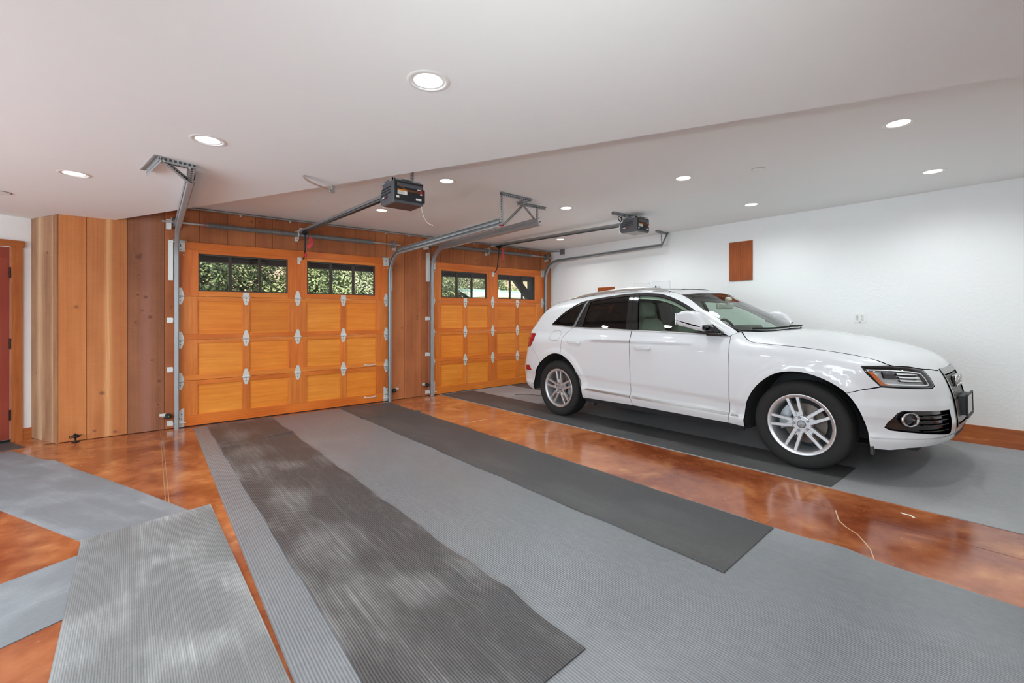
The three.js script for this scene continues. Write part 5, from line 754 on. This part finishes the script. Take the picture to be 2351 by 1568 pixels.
  const pz = f3(0, 0.53)[2] + 0.045, ph = part('plate_holder', panel(gs([[-0.245, 0.42], [-0.243, 0.5], [-0.247, 0.592]]), 'front', { lift: 0.004, flange: 0.03, step: 0.05 }), phy({ color: 0x6e6259, roughness: 0.25 }), car); part('plate_bracket', rbox(0.30, 0.15, 0.05, 0.006, 0, 0.54, pz - 0.03, 2), M.black, ph); part('plate', rbox(0.30, 0.15, 0.003, 0.001, 0, 0.54, pz - 0.003), std({ color: 0xd6d4d0, roughness: 0.5 }), ph); part('plate_frame', [rbox(0.325, 0.014, 0.012, 0.003, 0, 0.622, pz - 0.002), rbox(0.325, 0.026, 0.012, 0.003, 0, 0.457, pz - 0.002), rbox(0.012, 0.18, 0.012, 0.003, -0.157, 0.54, pz - 0.002), rbox(0.012, 0.18, 0.012, 0.003, 0.157, 0.54, pz - 0.002)], M.black, ph);
  // tail: lights, bumper, tailgate, rear window, spoiler
  const ruv = (L) => L.map((p) => PROJ.rl.uv(p)), tail = [[-0.286, 1.068], [-0.325, 0.984], [-0.278, 0.889], [-0.10, 0.862], [0.05, 0.86], [0.20, 0.90], [0.19, 1.03], [-0.02, 1.075]];
  const tl = both('taillight', panel(inset(tail, 0.002), 'rl', { lift: 0.001, step: 0.03 }), K.redLens, car);
  const rbSide = panel([...seam, ...archR.filter((p, i) => i > 24 && p[0] < -0.302), [-0.50, 0.292], [-0.5605, 0.30], [-0.5605, 0.60], [-0.5605, 0.893]], 'side', { gap: 0.0008 });
  const rb = [...Array.from({ length: 16 }, (_, i) => PROJ.rl.uv(s3(-0.56, mix(0.893, 0.30, i / 15)))), ...[-0.8, -0.6, -0.3].map((x) => PROJ.rl.uv(r3(x, 0.31))), ...[0.45, 0.6, 0.72].map((y) => PROJ.rl.uv(r3(-0.3, y))), PROJ.rl.uv(r3(-0.6, 0.80)), [0.05, 0.857], [-0.10, 0.859], [-0.24, 0.878]];
  both('rear_bumper', merge([rbSide, panel(rb, 'rl', { gap: 0 })]), K.paint, car); part('rear_bumper', panel([[-0.302, 0.31], [0.302, 0.31], [0.302, 0.70], [-0.302, 0.70]], 'rear', { gap: 0 }), K.paint, car);
  both('rear_reflector', panel([[-0.30, 0.625], [-0.345, 0.56], [-0.28, 0.545], [-0.20, 0.56], [-0.20, 0.615]].map(([u, y]) => [u + 0.05, y]), 'rl', { lift: 0.002, flange: 0.004, step: 0.02 }), K.redLens, car);
  both('bumper_crease', panel([...[-0.44, -0.5, -0.55].map((z) => PROJ.rl.uv(s3(z, 0.398))), ...[-0.55, -0.5, -0.44].map((z) => PROJ.rl.uv(s3(z, 0.392)))], 'rl', { lift: 0.0012, flange: 0.002 }), std({ color: 0xc0c0c0, roughness: 0.5 }), car);
  const tgOut = gs([[-0.30, 0.715], [-0.62, 0.80], [-0.63, 0.88], [-0.60, 1.04], [-0.70, 1.078], [-0.70, 1.30], [-0.66, 1.42], [-0.5, 1.435]]), rw = gs([[-0.57, 1.16], [-0.55, 1.36], [-0.5, 1.385]]); part('tailgate', panel(tgOut, 'rear', { gap: 0.002, hole: rw, step: 0.05 }), K.paint, car); part('rear_window', panel(inset(rw, -0.004), 'rear', { lift: -0.006, flange: 0 }), K.privacy, car);
  // dark inner shell behind the panel gaps, floor pan, wheel wells
  const inner = panel([...archR.slice().reverse().map(([z, y]) => [z, y + 0.01]), [0.45, 0.27], [2.37, 0.262], ...archF.map(([z, y]) => [z, y + 0.008]), [3.30, 0.69], [3.2, 0.86], [3.0, 0.93], [2.4, 1.0], [2.2, 1.045], [1.2, 1.09], [0, 1.14], [-0.4, 1.05], [-0.55, 0.80]], 'side', { lift: -0.03, flange: 0, step: 0.08 }); both('inner_shell', inner, M.blackMatt, car);
  part('engine_cover', panel([...sym([[-0.62, 2.45], [-0.78, 2.56], [-0.79, 2.9], [-0.72, 3.3], [-0.5, 3.47], [0, 3.54]]), ...sym([[-0.6, 2.45], [-0.4, 2.52], [0, 2.58]]).reverse()], 'top', { lift: -0.03, flange: 0, step: 0.1 }), M.blackMatt, car);
  const corner = panel(inset(bump0, 0.02), 'fl', { lift: -0.08, flange: 0, step: 0.07 }); both('inner_shell', corner, M.blackMatt, car);
  part('underbody', [bb(-0.78, 0.78, 0.225, 0.30, 0.45, 2.36, 0.02), bb(-0.5, 0.5, 0.24, 0.32, -0.8, 3.45, 0.02), bb(-0.70, 0.70, 0.25, 0.29, 3.22, 3.50, 0.01)], K.well, car);
  for (const [zc, arch] of [[0.0, archR], [2.81, archF]]) { const P = arch, pos = [], idx = []; P.forEach(([z, y]) => { const h = s3(z, y), zz = zc + (z - zc) * 1.02, yy = y + 0.008; pos.push(h[0] + 0.012, yy, zz, -0.52, yy, zz); }); for (let i = 0; i < P.length - 1; i++) { const a = 2 * i; idx.push(a, a + 1, a + 2, a + 1, a + 3, a + 2); } const b = pos.length / 3; pos.push(-0.52, 0.30, zc); for (const q of P) pos.push(-0.52, q[1] + 0.008, zc + (q[0] - zc) * 1.02); for (let i = 0; i < P.length - 1; i++) idx.push(b, b + 1 + i, b + 2 + i); const g = new THREE.BufferGeometry(); g.setAttribute('position', new THREE.Float32BufferAttribute(pos, 3)); g.setIndex(idx); both('wheel_well', soft(g, 0.6), K.well, car); }
  both('mud_flap', bb(-0.90, -0.86, 0.215, 0.30, 3.262, 3.285, 0.004), K.trim, car); both('jacking_point', bb(-0.86, -0.78, 0.20, 0.27, 0.47, 0.56, 0.01), K.trim, car);
  // mirrors
  { const out = smooth([[1.822, 1.212], [1.822, 1.262], [1.850, 1.300], [1.905, 1.318], [1.975, 1.318], [2.035, 1.298], [2.086, 1.245], [2.146, 1.140], [2.10, 1.126], [1.95, 1.158], [1.85, 1.188], [1.822, 1.212]], 44).slice(0, -1);
    const mk = (poly, x0, d, bv) => { const s = new THREE.Shape(inset(poly, bv * 0.9).map((p) => new THREE.Vector2(...p))); const g = new THREE.ExtrudeGeometry(s, { depth: d, bevelEnabled: true, bevelSize: bv * 0.9, bevelThickness: bv, bevelSegments: 6 }); g.rotateY(-Math.PI / 2); return soft(g.translate(x0, 0, 0), 0.9); };
    const taper = (g, k) => { const p = g.attributes.position; for (let i = 0; i < p.count; i++) { const t = (-0.92 - p.getX(i)) / 0.2; p.setZ(i, p.getZ(i) - k * t * t); } return g; };
    const mm = both('side_mirror', taper(mk(out, -0.985, 0.075, 0.042), 0.03), K.paint, car);
    const low = taper(mk(out.map(([z, y]) => [1.97 + (z - 1.97) * 0.97, 1.185 + (y - 1.215) * 0.36 - 0.14 * (z - 1.97) + 0.0]), -0.978, 0.082, 0.020), 0.03), arm = soft(merge([barBetween([-0.862, 1.115, 2.10], [-0.985, 1.155, 2.06], 0.11, 0.032), rbox(0.05, 0.05, 0.16, 0.015, -0.868, 1.10, 2.09, 2)])), gl = mk(out.map(([z, y]) => [y, z]).map(([y, z]) => [z, y]), -0.99, 0.06, 0.03);
    for (const [nm, g, m] of [['lower_cap', low, K.gloss], ['mirror_arm', arm, K.gloss]]) { part(nm, g, m, mm[0]); part(nm, mirrored(g), m, mm[1]); }
    const mg = at(rbox(0.14, 0.11, 0.004, 0.002), -1.035, 1.245, 1.823); part('mirror_glass', mg, K.chrome, mm[0]); part('mirror_glass', mirrored(mg), K.chrome, mm[1]); }
  // ---------- inside ----------
  part('cabin_floor', bb(-0.78, 0.78, 0.30, 0.36, -0.55, 2.2), K.carpet, car);
  part('headliner', panel([[-0.57, 1.58], [-0.3, 1.64], [0, 1.66], [0.3, 1.64], [0.57, 1.58], [0.57, -0.2], [0, -0.3], [-0.57, -0.2]], 'top', { lift: -0.03, flange: 0, step: 0.1 }), K.lining, car);
  both('pillar_lining', merge([panel([[1.10, 1.10], [1.225, 1.10], [1.12, 1.53], [1.02, 1.53]], 'side', { lift: -0.035, flange: 0.02 }), panel([...dloTop.filter((p) => p[0] > 0.9), ...inset(dlo, 0.05).slice(0, dloTop.length).filter((p) => p[0] > 0.9).reverse()], 'side', { lift: -0.03, flange: 0.02 }), panel([[-0.14, 1.2], [0.3, 1.17], [0.43, 1.49], [0.33, 1.47], [0.2, 1.43], [0, 1.33]].map((p) => p).slice(0, 0).concat([[0.25, 1.17], [0.39, 1.16], [0.44, 1.5], [0.36, 1.48]]), 'side', { lift: -0.04, flange: 0.02 })]), K.lining, car);
  both('door_lining', panel([[0.28, 0.45], [2.2, 0.45], [2.18, 1.06], [0.25, 1.13]], 'side', { lift: -0.08, flange: 0.03, step: 0.09 }), K.dash, car);
  part('dashboard', soft(merge([new THREE.ExtrudeGeometry(new THREE.Shape([[1.74, 0.62], [1.72, 0.95], [1.78, 1.06], [1.9, 1.10], [2.16, 1.08], [2.27, 1.04], [2.30, 0.62]].map((p) => new THREE.Vector2(...p))), { depth: 1.42, bevelEnabled: true, bevelSize: 0.02, bevelThickness: 0.02, bevelSegments: 3 }).rotateY(-Math.PI / 2).translate(0.71, 0, 0), rbox(0.34, 0.10, 0.22, 0.04, 0.36, 1.115, 1.87, 3)]), 0.6), K.dash, car);
  const swT = new THREE.Matrix4().makeRotationX(-0.42).setPosition(0.37, 1.06, 1.66), sw = part('steering_wheel', new THREE.TorusGeometry(0.183, 0.016, 12, 48).applyMatrix4(swT), K.trim, car); part('wheel_hub', [new THREE.SphereGeometry(0.07, 20, 12).scale(1, 0.9, 0.4).applyMatrix4(swT), box(0.34, 0.03, 0.015).applyMatrix4(swT), box(0.03, 0.17, 0.015, 0, -0.09, 0).applyMatrix4(swT)], K.dash, sw);
  const seat = (x, z, w, parentName) => { const back = new THREE.Shape(); const W = w / 2; back.moveTo(-W + 0.06, 0); back.lineTo(W - 0.06, 0); back.quadraticCurveTo(W + 0.01, 0.02, W, 0.2); back.lineTo(W - 0.03, 0.45); back.quadraticCurveTo(W - 0.06, 0.62, W - 0.14, 0.63); back.lineTo(-W + 0.14, 0.63); back.quadraticCurveTo(-W + 0.06, 0.62, -W + 0.03, 0.45); back.lineTo(-W, 0.2); back.quadraticCurveTo(-W - 0.01, 0.02, -W + 0.06, 0);
    const bg = new THREE.ExtrudeGeometry(back, { depth: 0.05, bevelEnabled: true, bevelSize: 0.03, bevelThickness: 0.04, bevelSegments: 5 }); bg.rotateX(-0.24).translate(x, 0.60, z + 0.10);
    const s = part('seat', soft(merge([bg, rbox(w, 0.16, 0.52, 0.06, x, 0.55, z + 0.33, 4)]), 0.8), K.leather, car);
    const hr = rbox(0.25, 0.20, 0.11, 0.05, 0, 0, 0, 4); hr.rotateX(-0.16).translate(x, 1.355, z - 0.055); part('headrest', soft(hr, 0.9), K.leather, s); part('headrest_post', [rod([x - 0.06, 1.18, z - 0.03], [x - 0.06, 1.28, z - 0.05], 0.007), rod([x + 0.06, 1.18, z - 0.03], [x + 0.06, 1.28, z - 0.05], 0.007)], K.chrome, s); };
  seat(-0.38, 1.06, 0.50); seat(0.38, 1.06, 0.50); part('seat', soft(merge([rbox(1.3, 0.18, 0.5, 0.06, 0, 0.56, 0.28, 4), at(rbox(1.3, 0.62, 0.16, 0.06, 0, 0, 0, 4), 0, 0.88, 0.02, 0.25)]), 0.8), K.leather, car); for (const x of [-0.4, 0.4]) part('headrest', soft(at(rbox(0.24, 0.16, 0.1, 0.045, 0, 0, 0, 4), x, 1.28, -0.08, 0.2), 0.9), K.leather, car);
  part('rear_view_mirror', soft(merge([at(rbox(0.235, 0.068, 0.04, 0.022, 0, 0, 0, 4), 0, 1.383, 1.78, 0.12, -0.35), rod([0, 1.40, 1.81], [0, 1.455, 1.85], 0.014), rbox(0.07, 0.06, 0.06, 0.02, 0, 1.45, 1.82, 2)]), 0.8), K.lining, car);
  // ---------- wheels ----------
  const tyreP = [[0.2505, -0.086], [0.2535, -0.097], [0.266, -0.111], [0.30, -0.1175], [0.326, -0.114], [0.343, -0.104], [0.353, -0.090], [0.3575, -0.07], [0.359, -0.048]]; const prof = [...tyreP, [0.351, -0.046], [0.351, -0.038], [0.360, -0.036], [0.361, -0.006], [0.352, -0.004], [0.352, 0.004], [0.361, 0.006], [0.360, 0.036], [0.351, 0.038], [0.351, 0.046], ...tyreP.slice().reverse().map(([r, x]) => [r, -x])];
  const tyreG = new THREE.LatheGeometry(prof.map(([r, x]) => new THREE.Vector2(r, x)), 72).rotateZ(Math.PI / 2);   // axis along x, -x side is outward after the turn
  const lathe = (L, n = 64) => new THREE.LatheGeometry(L.map(([r, x]) => new THREE.Vector2(r, x)), n).rotateZ(-Math.PI / 2);   // second number: outwards is negative x when multiplied
  const ax = (L) => lathe(L.map(([r, x]) => [r, x]));
  const rimG = ax([[0.206, 0.10], [0.208, 0.0], [0.213, -0.05], [0.217, -0.074], [0.2205, -0.086], [0.2255, -0.0925], [0.243, -0.099], [0.250, -0.0985], [0.2525, -0.094], [0.247, -0.085], [0.240, 0.06], [0.252, 0.095]]), barrelIn = ax([[0.0, 0.05], [0.10, 0.05], [0.19, 0.06], [0.212, 0.10]]);
  const spoke = (a) => { // one arm of a double spoke: polygon in the wheel plane, crowned towards the outside
    const mkArm = (s) => { const P = [[0.072, s * 0.013], [0.10, s * 0.016], [0.14, s * 0.021], [0.226, s * 0.030], [0.228, s * 0.049], [0.14, s * 0.041], [0.10, s * 0.038], [0.066, s * 0.034]], g = new THREE.ExtrudeGeometry(new THREE.Shape((s > 0 ? P : P.slice().reverse()).map((p) => new THREE.Vector2(...p))), { depth: 0.026, bevelEnabled: true, bevelSize: 0.0035, bevelThickness: 0.005, bevelSegments: 2 }); const p = g.attributes.position; for (let i = 0; i < p.count; i++) { const r = Math.hypot(p.getX(i), p.getY(i)), t = cl01((r - 0.05) / 0.18); p.setZ(i, p.getZ(i) + 0.040 + 0.020 * Math.min(1, t * 1.3) ); } return g; };
    const web = new THREE.ExtrudeGeometry(new THREE.Shape([[0.04, -0.03], [0.085, -0.034], [0.118, -0.020], [0.095, 0], [0.118, 0.020], [0.085, 0.034], [0.04, 0.03]].map((p) => new THREE.Vector2(...p))), { depth: 0.02, bevelEnabled: true, bevelSize: 0.003, bevelThickness: 0.004, bevelSegments: 1 }).translate(0, 0, 0.040);
    return merge([mkArm(1), mkArm(-1), web]).rotateZ(a).rotateY(-Math.PI / 2);
  };
  const hubG = merge([ax([[0, -0.068], [0.028, -0.067], [0.034, -0.062], [0.060, -0.066], [0.070, -0.062], [0.078, -0.05], [0.078, -0.02]])]), capG = ax([[0, -0.076], [0.025, -0.0755], [0.031, -0.073], [0.033, -0.062]]), discG = ax([[0.0, 0.0], [0.085, 0.0], [0.09, 0.012], [0.162, 0.012], [0.164, 0.018], [0.162, 0.032], [0.05, 0.032]]);
  const ringsG = merge([0, 1, 2, 3].map((i) => new THREE.TorusGeometry(0.0062, 0.0013, 6, 18).translate((i - 1.5) * 0.0096, 0, 0))).rotateY(-Math.PI / 2).translate(-0.077, 0, 0);
  for (const [z, s, ph, tag_] of [[2.807, -1, 0.26, 'front'], [0.0, -1, 0.02, 'rear'], [2.807, 1, 0.5, 'front'], [0.0, 1, 0.9, 'rear']]) {
    const w = new THREE.Group(); w.name = 'wheel'; w.position.set(s * 0.807, 0.359, z); if (s > 0) w.rotation.y = Math.PI; car.add(w);
    part('tyre', tyreG, K.tyre, w); part('rim', rimG, K.alloy, w); part('rim_barrel', barrelIn, K.well, w);
    for (let i = 0; i < 5; i++) part('spoke', spoke(ph + Math.PI / 2 + i * 2 * Math.PI / 5), K.alloy, w); part('hub', hubG, K.alloy, w); part('centre_cap', capG, K.alloyIn, w); part('cap_rings', ringsG, K.alloy, w); part('brake_disc', discG, K.iron, w);
    part('brake_caliper', soft(new THREE.ExtrudeGeometry(new THREE.Shape([...Array.from({ length: 9 }, (_, i) => [0.178 * Math.cos(2.5 + i * 0.15), 0.178 * Math.sin(2.5 + i * 0.15)]), ...Array.from({ length: 9 }, (_, i) => [0.108 * Math.cos(3.7 - i * 0.15), 0.108 * Math.sin(3.7 - i * 0.15)])].map((p) => new THREE.Vector2(...p))), { depth: 0.05, bevelEnabled: true, bevelSize: 0.006, bevelThickness: 0.008, bevelSegments: 2 }).rotateY(-Math.PI / 2).rotateX(z > 1 ? 0.2 : Math.PI).translate(0.035, 0, 0), 0.6), K.caliper, w);
    for (let i = 0; i < 5; i++) { const a = ph + Math.PI / 2 + Math.PI / 5 + i * 2 * Math.PI / 5; part('wheel_bolt', cyl(0.0115, 0.024, -0.062, 0.056 * Math.sin(a + Math.PI / 5), 0.056 * Math.cos(a + Math.PI / 5), 'x', 10), K.alloyIn, w); }
    part('valve', cyl(0.004, 0.03, -0.088, 0.222 * Math.sin(ph - 0.3), 0.222 * Math.cos(ph - 0.3), 'x', 8), M.black, w);
  }
}
// ---------- outdoors, seen through the door windows ----------
{
  const dry = tex(512, 512, (u, v) => { const a = fbm(u * 12, v * 12, 901, 5, 12, 12), b = fbm(u * 40, v * 40, 905, 3, 40, 40), g = fbm(u * 5, v * 5, 909, 3, 5, 5); return mix3(mix3([150, 128, 104], [206, 186, 162], cl01(a + 0.5 * (b - 0.5))), [112, 116, 70], cl01((g - 0.52) * 5) * 0.6); });
  const hill = structure('hillside'); hill.userData.label = 'dry pale hillside beyond the garage';
  const g = new THREE.PlaneGeometry(150, 110, 90, 70).rotateX(-Math.PI / 2).translate(12, 0, -55.3), p = g.attributes.position;
  for (let i = 0; i < p.count; i++) { const x = p.getX(i), z = p.getZ(i), d = -z - 13; p.setY(i, -0.12 + (d > 0 ? 0.42 * d * Math.min(1, d / 8) : 0) + (d > 0 ? 0.9 * (fbm(x * 0.14, z * 0.14, 921, 4) - 0.5) * Math.min(1, d / 5) : 0)); }
  g.computeVertexNormals(); part('slope', uvWorld(g.toNonIndexed(), (x, y, z) => [x / 9, z / 9]), std({ map: dry, roughness: 0.95 }), hill);
  const leafTex = std({ vertexColors: true, roughness: 0.75, side: THREE.DoubleSide });
  function tree(label, x, z, h, r, n, tones, seed, base = 0) {
    const o = thing('tree', label, 'tree', [x, base, z]), q = rng(seed), pos = [], nor = [], col = [], blobs = [];
    const gy = 0; for (let i = 0; i < 16; i++) { const a = q() * 6.283, rr = r * Math.sqrt(q()) * 0.75; blobs.push([Math.cos(a) * rr, h * (0.25 + 0.6 * q()), Math.sin(a) * rr, r * (0.28 + 0.25 * q())]); }
    for (let i = 0; i < 2.4 * n; i++) {
      const b = blobs[Math.floor(q() * blobs.length)], u = q() * 2 - 1, a = q() * 6.283, s = Math.sqrt(1 - u * u), k = b[3] * (0.75 + 0.3 * q()), c = [b[0] + s * Math.cos(a) * k, b[1] + u * k, b[2] + s * Math.sin(a) * k]; if (c[1] < 0.1) continue;
      const L = 0.03 + 0.035 * q(), W = L * 0.55, d1 = new THREE.Vector3(q() - 0.5, q() - 0.5, q() - 0.5).normalize(), nn = new THREE.Vector3(s * Math.cos(a) + q() - 0.5, u + 0.5 + q() - 0.5, s * Math.sin(a) + q() - 0.5).normalize(), d2 = d1.clone().cross(nn).normalize(), t = tones[Math.floor(q() * tones.length)], f = 0.75 + 0.5 * q();
      const P = (e, w) => [c[0] + d1.x * e + d2.x * w, c[1] + d1.y * e + d2.y * w, c[2] + d1.z * e + d2.z * w], A = P(-L, 0), B = P(0, W), C = P(L, 0), D = P(0, -W);
      for (const v of [A, B, C, A, C, D]) { pos.push(...v); nor.push(nn.x, nn.y, nn.z); col.push(t[0] * f, t[1] * f, t[2] * f); }
    }
    const fg = new THREE.BufferGeometry(); fg.setAttribute('position', new THREE.Float32BufferAttribute(pos, 3)); fg.setAttribute('normal', new THREE.Float32BufferAttribute(nor, 3)); fg.setAttribute('color', new THREE.Float32BufferAttribute(col, 3));
    const m = part('foliage', fg, leafTex, o); m.userData.kind = 'stuff';
    part('trunk', merge([rod([0, -0.6, 0], [0.1, h * 0.5, 0], 0.09, 8), ...blobs.slice(0, 8).map((b) => rod([0.06, h * 0.2, 0], [b[0] * 0.8, b[1], b[2] * 0.8], 0.025, 6))]), std({ color: 0x5c4a3c, roughness: 0.9 }), o);
  }
  const D = [[0.05, 0.085, 0.03], [0.09, 0.13, 0.05], [0.13, 0.17, 0.08]], Lt = [[0.30, 0.36, 0.16], [0.22, 0.29, 0.12], [0.38, 0.42, 0.22], [0.14, 0.2, 0.08]], P = [[0.42, 0.46, 0.30], [0.32, 0.38, 0.22], [0.24, 0.3, 0.14], [0.5, 0.52, 0.36]];
  tree('dark green bush outside the leftmost window pane', 0.3, -7.2, 4.2, 2.0, 9000, [...D, Lt[1]], 1001);
  tree('mottled green bush outside the middle of the left window', 2.4, -9.0, 4.6, 1.9, 8000, [...D, ...Lt], 1002);
  tree('yellow-green bush outside the right pane of the left window', 3.9, -7.6, 3.6, 1.3, 7000, Lt, 1003);
  tree('pale leafy tree outside the second window of the left door', 5.6, -8.5, 4.4, 1.9, 10000, P, 1004);
  tree('pale leafy tree farther back behind the left door', 7.2, -10.5, 5.0, 2.2, 10000, P, 1005);
  tree('pale green tree left of the shed roof', 8.9, -9.8, 4.6, 1.9, 9000, [...P, Lt[0]], 1006);
  tree('green tree behind the shed roof', 12.0, -13.0, 5.0, 2.2, 9000, [...P, Lt[1]], 1007, 0);
  tree('round green bush on the hillside above the shed', 15.2, -14.0, 4.4, 1.5, 6000, Lt, 1008, 0);
  const sh = thing('shed', 'outbuilding with a pale green metal roof seen through the right door windows', 'shed', [0, 0, 0]), roofM = std({ color: 0xc7d6c6, roughness: 0.45, metalness: 0.2 });
  const R0 = [9.95, -9.0], R1 = [17.5, -9.0], yr = 2.37; for (let x = R0[0]; x < R1[0]; x += 0.42) part('roof_panel', [at(box(0.4, 0.012, 2.4), x + 0.2, yr - 0.42, R0[1] + 1.1, 0.36), at(box(0.025, 0.03, 2.4), x, yr - 0.41, R0[1] + 1.1, 0.36)], roofM, sh);
  part('ridge_cap', bb(R0[0] - 0.1, R1[0], yr - 0.02, yr + 0.07, R0[1] - 0.12, R0[1] + 0.06, 0.01), std({ color: 0xaec9c2, roughness: 0.4, metalness: 0.2 }), sh); part('wall', bb(R0[0] + 0.15, R1[0] - 0.15, -0.1, yr - 0.3, R0[1] - 2, R0[1] + 1.6), std({ color: 0xa89c88, roughness: 0.9 }), sh); part('rear_roof', at(box(R1[0] - R0[0], 0.02, 2.4), (R0[0] + R1[0]) / 2, yr - 0.4, R0[1] - 1.15, -0.36), roofM, sh);
  const dark = std({ color: 0x3a3230, roughness: 0.85 });
  const pg = thing('porch_beam', 'dark timber beam across the tops of the door windows outside', 'beam', [0, 0, 0]); part('beam', bb(-0.55, 8.4, 2.105, 2.36, -0.62, -0.46, 0.004), dark, pg); part('roof_boards', bb(-0.55, 8.4, 2.36, 2.42, -0.9, -0.22), dark, pg);
  const ps = thing('porch_post', 'dark timber post with a slanting brace outside the right door', 'post', [0, 0, 0]); part('post', bb(6.415, 6.54, -0.1, 2.104, -0.6, -0.48, 0.004), std({ color: 0x49524f, roughness: 0.8 }), ps); part('brace', extr([[6.44, 1.62], [6.44, 1.82], [6.16, 2.10], [5.97, 2.10]].map((p) => p), 0.09).translate(0, 0, -0.585), std({ color: 0x49524f, roughness: 0.8 }), ps);
  const dr = structure('driveway'); part('paving', box(12, 0.1, 6.5, 3, -0.13, -3.5), std({ color: 0x9b948a, roughness: 0.95 }), dr); dr.userData.label = 'concrete driveway outside';
}
renderer.render(scene, camera);
